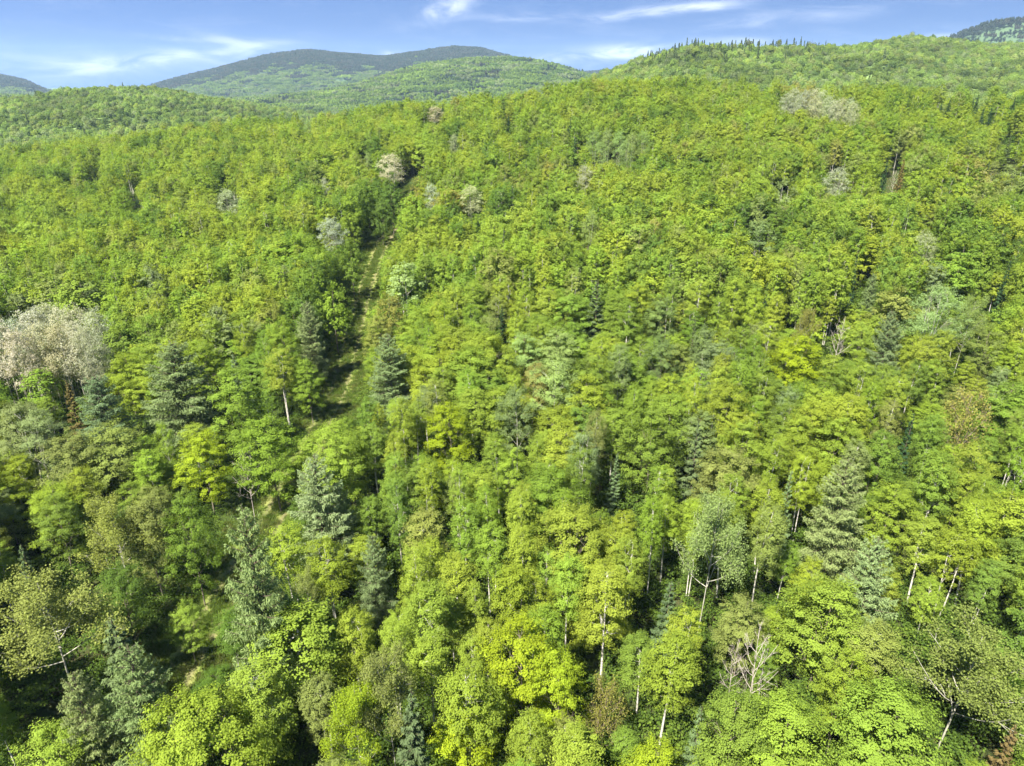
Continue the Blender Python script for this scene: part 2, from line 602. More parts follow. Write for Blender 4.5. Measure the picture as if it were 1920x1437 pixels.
def bare_tree(kind, seed, H, W, mat, fine=2, leafy=0, leafmat=None, base=0.33):
    """a tree that shows its branches: limbs, forks and twigs; with leafy > 0 it bears thin foliage"""
    r = np.random.default_rng(seed)
    tb = Tubes(5)
    tw = Tubes(3)
    TP = curve([0, 0, -.5], [r.uniform(-.4, .4), r.uniform(-.4, .4), H * .96], r, 0.02, 0, 10)
    r0 = 0.006 * H
    tb.add(TP, np.linspace(r0, 0.02, 10))
    tips = []
    for i in range(15):
        t = (i + .5) / 15
        z = H * (base + (0.88 - base) * t)
        k = np.interp(z, TP[:, 2], np.arange(10))
        a = np.array([np.interp(k, np.arange(10), TP[:, j]) for j in range(3)])
        ph = i * 2.39996 + r.uniform(-.5, .5)
        ln = W / 2 * (0.92 - 0.55 * t) * r.uniform(.75, 1.1)
        b = a + np.array([math.cos(ph) * ln, math.sin(ph) * ln, ln * r.uniform(.85, 1.4)])
        b[2] = min(b[2], H * 1.0)
        LP = curve(a, b, r, 0.08, -0.10, 7)
        rl = r0 * (0.55 - 0.3 * t)
        tb.add(LP, np.linspace(rl, 0.014, 7))
        tips.append(LP[-1])
        for j in range(5):
            kk = int(r.integers(2, 6))
            l2 = ln * r.uniform(.25, .5)
            dv = rand_unit(r, 1)[0] * .8 + np.array([math.cos(ph) * .6, math.sin(ph) * .6, .7])
            P2 = curve(LP[kk], LP[kk] + dv / np.linalg.norm(dv) * l2, r, .08, 0, 5)
            tb.add(P2, np.linspace(rl * .4, 0.01, 5))
            tips.append(P2[-1])
            for q in range(fine):
                dv = rand_unit(r, 1)[0] + np.array([0, 0, .5])
                P3 = curve(P2[int(r.integers(1, 5))], P2[-1] + dv * l2 * .45, r, .08, 0, 4)
                tw.add(P3, np.linspace(0.014, 0.006, 4))
                tips.append(P3[-1])
    trunk = tb.mesh(kind + "_trunk", mat)
    if leafy:
        T = np.array(tips)
        ci = r.integers(0, len(T), leafy)
        off = rand_unit(r, leafy) * (r.random(leafy) ** .5)[:, None] * 0.72
        V, F, A = leaves(T[ci] + off, np.array([0, 0, .7]) + .5 * off + .6 * r.normal(size=(leafy, 3)), rand_unit(r, leafy), 0.14, .7, r, r.random(leafy))
        crown = mesh_from(kind + "_crown", V, F, [leafmat], {'var': A})
        n0 = tw
        tb.V += [v for v in tw.V]
        tb.F += [f + tb.n for f in tw.F]
        trunk = tb.mesh(kind + "_trunk", mat)
    else:
        crown = tw.mesh(kind + "_crown", mat)
    return Proto(crown, trunk, H, W)


def far_tree(kind, seed, H, W, n, size, conif=False, mat=None):
    """small crown for far slopes"""
    r = np.random.default_rng(seed)
    if conif:
        t = r.random(n) ** 0.7
        ph = r.uniform(0, 6.28, n)
        rad = W / 2 * t * r.uniform(.7, 1.05, n)
        P = np.stack([np.cos(ph) * rad, np.sin(ph) * rad, H * (1 - t * .85)], 1)
        d = np.stack([np.cos(ph), np.sin(ph), 0 * ph + .6], 1)
    else:
        nl = 5
        LC = np.stack([r.uniform(-.26, .26, nl) * W, r.uniform(-.26, .26, nl) * W, H * r.uniform(.62, .80, nl)], 1)
        LR = W * r.uniform(.22, .34, nl)
        k = r.integers(0, nl, n)
        d = rand_unit(r, n)
        d[:, 2] = np.abs(d[:, 2]) * 1.2 - .35
        d /= np.linalg.norm(d, axis=1)[:, None]
        P = LC[k] + d * (LR[k] * r.uniform(.75, 1.08, n))[:, None]
    N = d + .45 * r.normal(size=(n, 3)) + np.array([0, 0, .4])
    V, F, A = leaves(P, N, rand_unit(r, n), size, .8, r, r.random(n))
    return mesh_from(kind, V, F, [mat or M_FAR], {'var': A})


def crown_patch(kind, seed, conif=False):
    """a patch of canopy about 26 m across, for mountains kilometres away"""
    r = np.random.default_rng(seed)
    Vs, Fs, As, n0 = [], [], [], 0
    for i in range(20):
        x, y = r.uniform(-14, 14, 2)
        W = r.uniform(5, 9) * (.6 if conif else 1)
        H = r.uniform(9, 14) * (1.1 if conif else 1)
        n = 26
        d = rand_unit(r, n)
        d[:, 2] = np.abs(d[:, 2]) - .15
        P = np.array([x, y, H * .6]) + d * np.array([W / 2, W / 2, H * (.5 if conif else .36)]) * r.uniform(.7, 1.1, n)[:, None]
        V, F, A = leaves(P, d + .4 * r.normal(size=(n, 3)), rand_unit(r, n), 3.0 if not conif else 2.4, .9, r, np.clip(r.random() * .6 + r.random(n) * .4, 0, 1))
        Vs.append(V)
        Fs.append(F + n0)
        As.append(A)
        n0 += len(V)
    return mesh_from(kind, np.concatenate(Vs), np.concatenate(Fs), [M_FAR], {'var': np.concatenate(As)})


# --------------------------------------------------------------- prototypes
P0, P1 = {}, {}
for k in range(6):
    for lod, D in ((0, P0), (1, P1)):
        f = 1 if lod == 0 else 0.24
        g = 1 if lod == 0 else 1.65
        c = 1 if lod == 0 else 0.75
        D.setdefault('maple_tree', []).append(broadleaf('maple_tree', 100 + k, 13 + k % 3 * .6, 6.8 + (k % 2) * .6, 0.16, (11 if lod == 0 else 7) + k % 3, int(260 * c), int(21000 * f), 0.155 * g * (1 if lod == 0 else 1.2), lod,
                                                      lobe_r=0.56 if lod == 0 else .82, clus_r=0.55, flat=.52 if lod == 0 else .85, peak=.45, leafmat=M_LEAF, bark=M_BARK))
        D.setdefault('birch_tree', []).append(broadleaf('birch_tree', 200 + k, 13.5 + k % 3 * .5, 3.7 + (k % 2) * .4, 0.38, 9 + k % 3, int(280 * c), int(14500 * f), 0.120 * g * (1 if lod == 0 else 1.2), lod,
                                                      lobe_r=0.74, clus_r=0.34, flat=.9, peak=.36, leafmat=M_FINE, bark=M_BIRCH, stems=1 + (k % 3 == 2)))
        D.setdefault('aspen_tree', []).append(broadleaf('aspen_tree', 300 + k, 14 + k % 3 * .5, 5.8 + (k % 2) * .5, 0.28, 10 + k % 3, int(230 * c), int(14000 * f), 0.135 * g * (1 if lod == 0 else 1.2), lod,
                                                      lobe_r=0.50, clus_r=0.47, flat=.8, peak=.50, leafmat=M_FINE, bark=M_ASPEN, stems=1 + k % 2, sparse=.03))
for k in range(2):      # wide crowned maples
    for lod, D in ((0, P0), (1, P1)):
        D.setdefault('wide_maple', []).append(broadleaf('maple_tree', 150 + k, 13.5, 10.2, 0.14, 17, int(460 * (1 if lod == 0 else .7)), int(44000 * (1 if lod == 0 else .26)), 0.155 * (1 if lod == 0 else 1.65), lod,
                                                      lobe_r=0.38, clus_r=0.60, flat=.50 if lod == 0 else .8, peak=.42, leafmat=M_LEAF, bark=M_BARK))
for k in range(3):
    for lod, D in ((0, P0), (1, P1)):
        f = 1 if lod == 0 else 0.30
        D.setdefault('larch_tree', []).append(conifer('larch_tree', 400 + k, 15, 7.5, 135, int(30000 * f), lod, larch=True, bare=.08))
        D.setdefault('spruce_tree', []).append(conifer('spruce_tree', 500 + k, 12, 3.8, 84, int(11000 * f), lod, bare=.05))
        D.setdefault('poplar_tree', []).append(broadleaf('poplar_tree', 600 + k, 15, 6.0, 0.34, 15, int(420 * (1 if lod == 0 else .9)), int(13000 * (1 if lod == 0 else .5)), 0.115 * (1 if lod == 0 else 1.5), lod,
                                                       lobe_r=0.50, clus_r=0.40, flat=1.0, peak=.45, leafmat=M_FINE, bark=M_ASPEN, stems=4, sparse=.0, spread=.9, deep=.25))
for k in range(2):
    P0.setdefault('dead_tree', []).append(bare_tree('dead_tree', 700 + k, 12, 6, M_DEAD))
    P0.setdefault('limbed_tree', []).append(bare_tree('limbed_tree', 720 + k, 14, 8.5, M_ASPEN, 2, 18000, M_FINE))
    P0.setdefault('twiggy_tree', []).append(bare_tree('twiggy_tree', 740 + k, 7, 5.5, M_TWIG, 4, 3800, M_LEAF, base=.1))
for n_ in ('dead_tree', 'limbed_tree', 'twiggy_tree'):
    P1[n_] = P0[n_]

TINTS = {  # leaf colours and the words that describe them
    'lime': ((0.192, 0.268, 0.034), 'bright lime'),
    'yellow': ((0.203, 0.262, 0.033), 'yellow-green'),
    'fresh': ((0.162, 0.239, 0.033), 'fresh green'),
    'mid': ((0.135, 0.205, 0.033), 'mid green'),
    'deep': ((0.092, 0.154, 0.027), 'deep green'),
    'olive': ((0.178, 0.214, 0.055), 'olive green'),
    'grey': ((0.167, 0.212, 0.079), 'grey-green'),
    'gold': ((0.215, 0.285, 0.018), 'golden green'),
    'rust': ((0.215, 0.215, 0.055), 'rust tinged'),
    'blue': ((0.143, 0.197, 0.064), 'bluish green'),
    'larch': ((0.176, 0.230, 0.094), 'pale blue-green'),
    'larchd': ((0.128, 0.182, 0.074), 'dusky blue-green'),
    'spruce': ((0.038, 0.075, 0.030), 'dark green'),
    'spruceo': ((0.085, 0.120, 0.045), 'dull olive'),
    'pale': ((0.315, 0.345, 0.215), 'silvery pale'),
    'palep': ((0.375, 0.368, 0.255), 'pinkish grey'),
    'palegr': ((0.205, 0.280, 0.088), 'pale grey-green'),
    'brown': ((0.130, 0.105, 0.040), 'rusty brown'),
}

# --------------------------------------------------------------- the ground and the track
TRACK_PX = [(150, 1560), (240, 1437), (325, 1300), (420, 1120), (520, 950), (580, 850), (627, 770), (638, 735), (651, 680), (662, 622), (677, 560), (692, 520), (708, 480), (723, 445), (752, 405), (775, 372), (790, 335)]
TR = np.array([hit(px, py, 0.0)[:2] for px, py in TRACK_PX])


def resample(P, step):
    """smooth polyline at even steps"""
    seg = np.r_[0, np.cumsum(np.linalg.norm(np.diff(P, axis=0), axis=1))]
    s = np.arange(0, seg[-1], step)
    Q = np.stack([np.interp(s, seg, P[:, j]) for j in (0, 1)], 1)
    k = int(14 / step)
    for _ in range(2):
        pad = np.concatenate([np.repeat(Q[:1], k, 0), Q, np.repeat(Q[-1:], k, 0)])
        ker = np.ones(2 * k + 1) / (2 * k + 1)
        Q = np.stack([np.convolve(pad[:, j], ker, 'valid') for j in (0, 1)], 1)
    return Q


TRS = resample(TR, 1.0)


def track_dist(x, y):
    return np.sqrt(((TRS[None, ::3, 0] - np.atleast_1d(x)[:, None]) ** 2 + (TRS[None, ::3, 1] - np.atleast_1d(y)[:, None]) ** 2).min(1))


# terrain: one sheet in rings around the viewpoint
rr = np.concatenate([[0.0], np.arange(3, 60, 3.0), np.arange(60, 500, 4.0), np.geomspace(500, 5200, 150), np.geomspace(5600, 20000, 12)])
aa = np.concatenate([np.radians(np.arange(-54, 54, 0.4)), np.radians(np.arange(54, 306, 6.0))])
RR, AA = np.meshgrid(rr[1:], aa, indexing='ij')
X = RR * np.sin(AA)
Y = RR * np.cos(AA)
behind = np.clip((np.abs(np.where(AA > math.pi, AA - 2 * math.pi, AA)) - 0.95) / 0.8, 0, 1)
Zg = ground(X, Y)
Zg = Zg * (1 - behind) + np.where(RR < 400, 0, -20) * behind
V = np.concatenate([[[0, 0, float(Zg[0].mean())]], np.stack([X, Y, Zg], -1).reshape(-1, 3)])
nr, na = RR.shape
i, j = np.meshgrid(np.arange(nr - 1), np.arange(na), indexing='ij')
j2 = (j + 1) % na
F = 1 + np.stack([i * na + j, (i + 1) * na + j, (i + 1) * na + j2, i * na + j2], -1).reshape(-1, 4)
F = F[:, ::-1]
cap = np.stack([np.zeros(na, int), 1 + np.arange(na), 1 + (np.arange(na) + 1) % na], 1)
gm, b, out = newmat("forest_floor")
geo = b.n('ShaderNodeNewGeometry')
nz = b.noise(geo.outputs['Position'], 0.35, 5, .6)
nz2 = b.noise(geo.outputs['Position'], 0.03, 3, .5)
c = b.mix(b.ramp(nz, .35, .65), (0.030, 0.050, 0.012, 1), (0.060, 0.045, 0.024, 1))
c = b.mix(b.ramp(nz2, .3, .7), c, (0.040, 0.065, 0.014, 1))
c = b.mix(b.ramp(b.noise(geo.outputs['Position'], 3.2, 6, .7), .35, .65), c, (0.022, 0.028, 0.010, 1))
sx = b.n('ShaderNodeVectorMath', operation='LENGTH')
b.link(geo.outputs['Position'], sx.inputs[0])
c = b.mix(b.ramp(sx.outputs['Value'], 380, 700), c, (0.13, 0.19, 0.06, 1))
c = b.mix(b.ramp(sx.outputs['Value'], 1300, 1700), c, (0.06, 0.095, 0.045, 1))
df = b.n('ShaderNodeBsdfDiffuse')
b.link(c, df.inputs[0])
b.link(df.outputs[0], out.inputs[0])
Fall = np.concatenate([F, np.concatenate([cap, cap[:, :1]], 1)[:0]])
me = mesh_from("ground", V, Fall, [gm], smooth=True)
g = bpy.data.objects.new("ground", me)
COL.objects.link(g)
g['kind'] = 'structure'
g['label'] = 'wooded ground rising from the valley to the far hills'

# the track: a strip with grassy verge, centre strip and two wheel ruts
hw = 4.6
cols = np.linspace(-1, 1, 15)
tg = np.gradient(TRS, axis=0)
tg /= np.linalg.norm(tg, axis=1)[:, None]
nrm = np.stack([tg[:, 1], -tg[:, 0]], 1)
wob = 1 + 0.08 * np.sin(np.arange(len(TRS)) * .31) + .06 * np.sin(np.arange(len(TRS)) * .83)
PX = TRS[:, None, 0] + nrm[:, None, 0] * cols[None] * hw * wob[:, None]
PY = TRS[:, None, 1] + nrm[:, None, 1] * cols[None] * hw * wob[:, None]
PZ = ground(PX, PY) + 0.14 - 0.12 * np.abs(cols[None]) ** 3 - 0.05 * np.exp(-((np.abs(cols[None]) - .26) / .1) ** 2)
Vt = np.stack([PX, PY, PZ], -1).reshape(-1, 3)
n0, n1 = PX.shape
i, j = np.meshgrid(np.arange(n0 - 1), np.arange(n1 - 1), indexing='ij')
Ft = np.stack([i * n1 + j, i * n1 + j + 1, (i + 1) * n1 + j + 1, (i + 1) * n1 + j], -1).reshape(-1, 4)
tm, b, out = newmat("track_surface")
at = b.n('ShaderNodeAttribute', attribute_name='across')
geo = b.n('ShaderNodeNewGeometry')
n1_ = b.noise(geo.outputs['Position'], 1.4, 5, .65)
n2_ = b.noise(geo.outputs['Position'], 0.22, 3, .5)
ab = b.m('ABSOLUTE', at.outputs['Fac'])
rut = b.m('SUBTRACT', 1.0, b.m('MULTIPLY', b.m('ABSOLUTE', b.m('SUBTRACT', ab, 0.26)), 7.5), clamp=True)
rut = b.m('MULTIPLY', rut, b.ramp(b.m('ADD', b.m('MULTIPLY', n1_, .6), b.m('MULTIPLY', n2_, .6)), .25, .62))
rut = b.m('MULTIPLY', rut, 0.85, clamp=True)
grass = b.mix(b.ramp(n1_, .35, .7), (0.100, 0.140, 0.024, 1), (0.145, 0.172, 0.040, 1))
grass = b.mix(b.ramp(n2_, .45, .7), grass, (0.160, 0.168, 0.050, 1))
dirt = b.mix(b.ramp(n1_, .4, .6), (0.130, 0.100, 0.062, 1), (0.175, 0.140, 0.095, 1))
y_ = b.n('ShaderNodeSeparateXYZ')
b.link(geo.outputs['Position'], y_.inputs[0])
farb = b.ramp(y_.outputs[1], 165.0, 195.0)
dirt = b.mix(farb, b.mix(b.ramp(n1_, .4, .6), (0.080, 0.078, 0.035, 1), (0.120, 0.105, 0.055, 1)), dirt)
cc = b.mix(b.m('MAXIMUM', rut, b.m('MULTIPLY', farb, b.ramp(ab, .8, .35))), grass, dirt)
df = b.n('ShaderNodeBsdfDiffuse')
b.link(cc, df.inputs[0])
b.link(df.outputs[0], out.inputs[0])
me = mesh_from("forest_track", Vt, Ft, [tm], {'across': np.tile(cols, n0)}, smooth=True)
o = bpy.data.objects.new("forest_track", me)
COL.objects.link(o)
o['kind'] = 'structure'
o['label'] = 'grassy track with two worn wheel ruts running through the wood'

# --------------------------------------------------------------- trees one can tell apart
# kind, px of top, py of top, height m, crown width px, tint, short name, label
HAND = [
 ('maple', 360, 1318, 13, 235, 'lime', 'big lime maple beside the track', 'big bright lime maple on the track edge at the bottom of the photo'),
 ('larch', 457, 948, 23, 132, 'larch', 'tallest pale larch', 'tallest pale larch, feathery and ragged, leaning over the shaded track'),
 ('larch', 586, 850, 16.5, 118, 'larch', 'twin larch below the round maple', 'broad pale blue-green larch standing just below the round lime maple on the track'),
 ('larch', 634, 905, 12, 70, 'larchd', 'small larch beside the twin larch', 'smaller dusky larch tucked against the broad larch below the round maple'),
 ('larch', 693, 1000, 12, 72, 'larchd', 'dusky droopy larch', 'dusky drooping larch right of the tallest pale larch, among birches'),
 ('maple', 620, 788, 13, 138, 'lime', 'round lime maple on the track', 'round lime maple whose dome hides the lower end of the visible track'),
 ('larch', 727, 628, 14, 92, 'larchd', 'bushy larch on the track bank', 'bushy blue-green larch on the right bank of the visible grassy track'),
 ('larch', 310, 640, 17, 135, 'larchd', 'great spreading larch', 'great spreading larch with drooping boughs left of the track'),
 ('larch', 172, 700, 15, 95, 'larchd', 'dark larch by the brown spruce', 'dark drooping larch beside the rusty brown spruce'),
 ('spruce', 127, 712, 12, 42, 'brown', 'rusty brown spruce', 'narrow dying spruce with rusty brown needles below the pinkish poplar stand'),
 ('larch', 573, 563, 15, 60, 'larch', 'slim larch above the track bend', 'slim pale larch at the track edge beside dark maples'),
 ('spruce', 447, 662, 11, 44, 'larchd', 'blunt spruce near the track', 'blunt blue-green spruce between bright maples left of the track'),
 ('larch', 128, 1262, 14, 100, 'larch', 'silvery larch near the corner', 'silvery larch near the bottom corner, under the gold-limbed aspen'),
 ('larch', 228, 1215, 15, 128, 'larchd', 'dark larch beside the shaded track', 'dark wide larch with hooked twigs on the shaded track edge'),
 ('spruce', 215, 1160, 13, 105, 'spruceo', 'dark pine in the shade', 'broad dark conifer in shade behind the larches at the bottom'),
 ('limbed', 62, 1075, 15, 205, 'olive', 'olive aspen with pale limbs', 'olive spreading aspen with bare pale forked limbs near the lower edge'),
 ('spruce', 33, 1022, 12, 50, 'spruceo', 'pointed spruce at the edge', 'pointed dark spruce close to the edge above the olive aspen'),
 ('maple', 96, 1362, 10, 125, 'lime', 'low bright maple at the corner', 'low bright green maple at the bottom corner beneath the larches'),
 ('maple', 342, 1128, 7.5, 60, 'fresh', 'young maple in the dark gap', 'young maple lit up alone in the dark gap beside the track'),
 ('maple', 340, 925, 14, 95, 'mid', 'tall maple over the dark gap', 'tall mid green maple on the edge of the dark gap by the track'),
 ('twiggy', 285, 1405, 4, 80, 'palegr', 'grey shrub at the bottom', 'greyish twiggy shrub at the very bottom in front of the big lime maple'),
 ('dead', 455, 838, 11, 70, 'pale', 'bare stem beside dark maple', 'thin bare dead stem standing against a dark green maple by the track'),
 ('maple', 372, 808, 12, 90, 'gold', 'golden maple', 'golden orange tipped maple below the great spreading larch'),
 ('maple', 500, 775, 14, 118, 'fresh', 'full green maple by the track', 'full fresh green maple beside the track, behind the bare stem'),
 ('maple', 432, 690, 14, 92, 'fresh', 'domed maple by the great larch', 'domed bright maple just right of the great spreading larch'),
 ('maple', 572, 668, 11, 56, 'fresh', 'leaning maple over the verge', 'small glossy maple leaning over the shaded verge of the track'),
 ('birch', 522, 650, 13, 60, 'yellow', 'pointed birch by the track', 'pointed yellow-green birch one row back from the track'),
 ('maple', 622, 535, 13, 58, 'fresh', 'roadside maple with dark foot', 'fresh green maple overhanging the darkest stretch of the track'),
 ('maple', 655, 452, 13, 46, 'mid', 'shady maple at the track narrows', 'shady green maple where the track narrows far up'),
 ('maple', 733, 350, 13, 46, 'deep', 'dark maple at the track end', 'dark green maple closing the far end of the track under the pale poplar'),
 ('maple', 712, 372, 12, 38, 'deep', 'dark maple before the track end', 'smaller deep green maple just left of the far track end'),
 ('maple', 118, 808, 12, 100, 'olive', 'olive maple under brown spruce', 'olive maple crown spreading beneath the rusty brown spruce'),
 ('maple', 205, 790, 12, 105, 'olive', 'lobed olive maple', 'lobed olive-green maple below the dark larch'),
 ('maple', 150, 872, 11, 62, 'yellow', 'small lime maple among olive ones', 'small bright yellow-green maple among duller olive crowns'),
 ('aspen', 22, 755, 14, 85, 'grey', 'grey-green aspen at the edge', 'grey-green aspen at the photo edge under the pinkish poplars'),
 ('aspen', 60, 770, 14, 75, 'grey', 'pale stemmed aspen near the edge', 'pale stemmed grey-green aspen beside the one at the photo edge'),
 ('limbed', 195, 930, 14, 130, 'olive', 'wide olive aspen left of the gap', 'wide olive aspen crown left of the dark gap, thin foliage'),
 ('maple', 262, 930, 13, 90, 'olive', 'brownish olive maple', 'brownish olive maple between the olive aspen and the dark gap'),
 ('birch', 535, 985, 12, 92, 'yellow', 'forked birch by the tallest larch', 'forked yellow-green birch just right of the tallest pale larch'),
 ('birch', 612, 1008, 12, 82, 'yellow', 'oval birch by the droopy larch', 'oval yellow-green birch left of the dusky drooping larch'),
 ('limbed', 575, 1068, 10, 70, 'olive', 'brownish thin tree', 'brownish thin-leaved tree squeezed between two yellow-green birches'),
 ('birch', 545, 1148, 13, 158, 'fresh', 'broad birch with white stems', 'broad twin birch with white stems right of the tallest larch'),
 ('birch', 470, 1250, 12, 118, 'yellow', 'birch above the big lime maple', 'yellow-green birch just above the big lime maple at the bottom'),
 ('birch', 598, 1268, 10, 78, 'olive', 'small dull birch', 'small dull birch below the broad white-stemmed one'),
 ('limbed', 655, 1283, 12, 130, 'gold', 'gold-leaved tree with bare limbs', 'gold-leaved tree showing bare forked limbs at the bottom edge'),
 ('limbed', 725, 1225, 14, 140, 'olive', 'open olive aspen', 'open olive aspen with fanned white limbs above the olive spruce'),
 ('spruce', 757, 1296, 14, 92, 'spruceo', 'olive spruce at the bottom', 'dull olive pointed spruce at the bottom, in front of the open aspen'),
 ('spruce', 775, 1405, 6, 30, 'larchd', 'spruce sapling', 'tiny spruce sapling tip beside the olive spruce at the bottom edge'),
 ('birch', 885, 1242, 13, 125, 'yellow', 'plump birch at the bottom centre', 'plump domed yellow-green birch at the bottom centre'),
 ('maple', 870, 1330, 9, 120, 'gold', 'amber maple under the plump birch', 'amber tinged maple beneath the plump birch'),
 ('maple', 975, 1172, 13, 150, 'gold', 'golden maple at the bottom centre', 'large golden yellow maple with layered sprays at the bottom centre'),
 ('maple', 1050, 1215, 12, 105, 'gold', 'second golden maple', 'second golden yellow maple, smaller, touching the large one'),
 ('twiggy', 1135, 1285, 8, 88, 'rust', 'brown twiggy shrub', 'brown twiggy shrub with withered leaves near the bottom centre'),
 ('birch', 955, 1065, 13, 82, 'yellow', 'birch above the golden maples', 'lone birch crown just above the large golden maple'),
 ('birch', 862, 1038, 13, 84, 'yellow', 'slender birch with long stem', 'slender domed birch with a long white stem exposed below'),
 ('birch', 980, 990, 14, 70, 'yellow', 'tall pair birch', 'tall birch whose white trunk shines in the gap beneath it'),
 ('birch', 890, 1095, 11, 52, 'yellow', 'small round birch on a thin stem', 'small round birch crown held on one thin white stem'),
 ('birch', 800, 1100, 13, 100, 'yellow', 'wide birch beside the slender one', 'wide yellow-green birch just left and below the slender domed one'),
 ('birch', 1025, 1140, 12, 92, 'fresh', 'birch behind the second golden maple', 'fresh green birch rising behind the second golden maple'),
 ('birch', 1140, 1060, 14, 110, 'yellow', 'large birch at the lower centre', 'large pointed birch at the lower centre above the brown shrub'),
 ('birch', 1260, 1190, 12, 105, 'yellow', 'birch with dark hollow under it', 'birch over a dark hollow with two white trunks showing'),
 ('aspen', 1040, 665, 15, 95, 'palegr', 'aspen with pale forked limbs', 'pale grey-green aspen with forked white limbs near the photo centre'),
 ('aspen', 970, 722, 14, 80, 'grey', 'greyish cone aspen', 'greyish cone-shaped aspen left of the forked-limbed one'),
 ('maple', 1000, 672, 12, 60, 'rust', 'rusty maple', 'rust tinged maple peeking out above the greyish aspen'),
 ('maple', 985, 620, 13, 80, 'palegr', 'dusty maple', 'dusty pale green maple above the rust tinged one'),
 ('maple', 1045, 612, 13, 85, 'palegr', 'second dusty maple', 'second dusty pale maple, the broader of the pair at the centre'),
 ('maple', 843, 752, 13, 95, 'gold', 'layered golden maple', 'layered golden green maple left of the greyish cone aspen'),
 ('spruce', 1120, 522, 15, 58, 'spruceo', 'layered pine', 'layered dark pine standing alone in bright canopy at the centre'),
 ('aspen', 757, 490, 14, 72, 'palegr', 'pale aspen near the upper track', 'pale aspen with a white trunk just right of the upper track'),
 ('maple', 724, 556, 12, 58, 'rust', 'reddish maple on the track bank', 'reddish tinged maple on the right bank above the bushy larch'),
 ('maple', 706, 590, 11, 55, 'olive', 'olive maple on the track bank', 'olive maple on the track bank, below the reddish one'),
 ('maple', 1240, 552, 13, 66, 'blue', 'bluish maple', 'bluish green rounded maple right of the layered pine'),
 ('maple', 1245, 628, 13, 68, 'blue', 'lower bluish maple', 'bluish green maple below its twin, right of the dusty pair'),
 ('maple', 1225, 755, 14, 112, 'mid', 'dark domed maple', 'dark domed maple with dense glossy foliage right of the centre'),
 ('spruce', 1152, 848, 9, 32, 'larchd', 'small blue spruce', 'small blue-green spruce under the dark domed maple'),
 ('spruce', 1312, 783, 13, 52, 'spruceo', 'feathery dark spruce', 'feathery dark spruce right of the dark domed maple'),
 ('spruce', 1483, 877, 13, 40, 'larchd', 'narrow spruce above the big aspen', 'narrow dusky spruce up and right of the great silvery aspen'),
 ('larch', 1592, 862, 15, 110, 'larch', 'broad soft larch', 'broad soft pale larch on the right between green maples'),
 ('larch', 1650, 1008, 15, 105, 'larch', 'hazy larch', 'hazy pale larch with drooping tips in the lower right'),
 ('limbed', 1342, 925, 17, 150, 'palegr', 'great silvery aspen', 'great silvery green aspen with several white stems'),
 ('dead', 1428, 1178, 13, 98, 'pale', 'bare forked tree', 'bare leafless forked tree with fine pale branches'),
 ('dead', 1385, 1195, 9, 60, 'pale', 'bare sapling beside forked tree', 'smaller bare sapling close beside the leafless forked tree'),
 ('maple', 1558, 1088, 13, 165, 'lime', 'orange-tipped maple', 'wide lime maple with orange tips left of the hazy larch'),
 ('birch', 1645, 1165, 12, 90, 'olive', 'leaning birches clump', 'olive birch on leaning white stems under the orange-tipped maple'),
 ('maple', 1600, 1210, 12, 90, 'lime', 'upright lime maple', 'upright lime maple in front of the leaning white birch stems'),
 ('limbed', 1830, 1172, 14, 215, 'olive', 'tan twiggy giant', 'huge olive tan tree with fanned limbs in the lower right'),
 ('maple', 1480, 1310, 11, 150, 'lime', 'soft lime maple at the bottom', 'soft lime maple at the bottom right of the domed dull one'),
 ('maple', 1385, 1290, 12, 120, 'mid', 'domed maple at the bottom', 'domed mid green maple at the bottom beneath the bare forked tree'),
 ('maple', 1690, 1290, 12, 165, 'lime', 'ragged lime maple at the bottom', 'ragged lime maple at the bottom under the upright one'),
 ('spruce', 1313, 1322, 10, 50, 'larchd', 'grey spruce at the bottom', 'small grey-green spruce at the bottom beside the domed maple'),
 ('spruce', 1905, 1352, 11, 55, 'brown', 'bronze spruce in the corner', 'bronze tipped spruce in the bottom right corner'),
 ('maple', 1235, 1400, 9, 110, 'gold', 'yellow maple tip', 'yellow maple top cut off by the bottom edge'),
 ('spruce', 1710, 772, 14, 36, 'spruce', 'black-green spruce column', 'black-green narrow spruce column standing in a dark slot'),
 ('twiggy', 1820, 732, 13, 88, 'rust', 'brown twigged tree', 'brown twigged nearly leafless tree on the right'),
 ('maple', 1500, 622, 13, 88, 'gold', 'yellow flecked maple', 'yellow flecked maple below pale fanned limbs'),
 ('limbed', 1520, 578, 13, 45, 'rust', 'peach tinted tree', 'peach tinted open tree above the yellow flecked maple'),
 ('dead', 1580, 592, 11, 48, 'pale', 'fan of white limbs', 'fan of bare white limbs rising above green crowns'),
 ('larch', 1678, 583, 14, 62, 'larchd', 'solitary dusky larch', 'solitary dusky larch left of the tall silver poplar'),
 ('larch', 1641, 512, 11, 32, 'larchd', 'slim dusky larch', 'slim dusky larch uphill of the solitary one'),
 ('poplar', 1765, 530, 16, 90, 'palegr', 'tall silver poplar', 'tall silver poplar standing above the right-hand canopy'),
 ('limbed', 1826, 560, 13, 62, 'palegr', 'white fork aspen', 'rounded aspen with a bright white fork beside the tall silver poplar'),
 ('maple', 1860, 610, 12, 60, 'olive', 'soft olive maple', 'soft olive maple below the white fork aspen'),
 ('aspen', 1434, 412, 13, 60, 'blue', 'dusky aspen', 'dusky blue-green aspen crown on the upper right slope'),
 ('aspen', 1477, 335, 13, 48, 'grey', 'smoky aspen', 'smoky grey-green aspen uphill of the dusky one'),
 ('aspen', 1900, 310, 13, 50, 'blue', 'edge aspen with white trunk', 'bluish aspen with a white trunk at the right edge'),
 ('poplar', 1576, 313, 13, 46, 'pale', 'silver poplar on the upper slope', 'silvery white poplar alone on the upper right slope'),
 ('poplar', 1744, 432, 12, 42, 'pale', 'round silver poplar', 'round silver-grey poplar sunk among bright crowns on the right'),
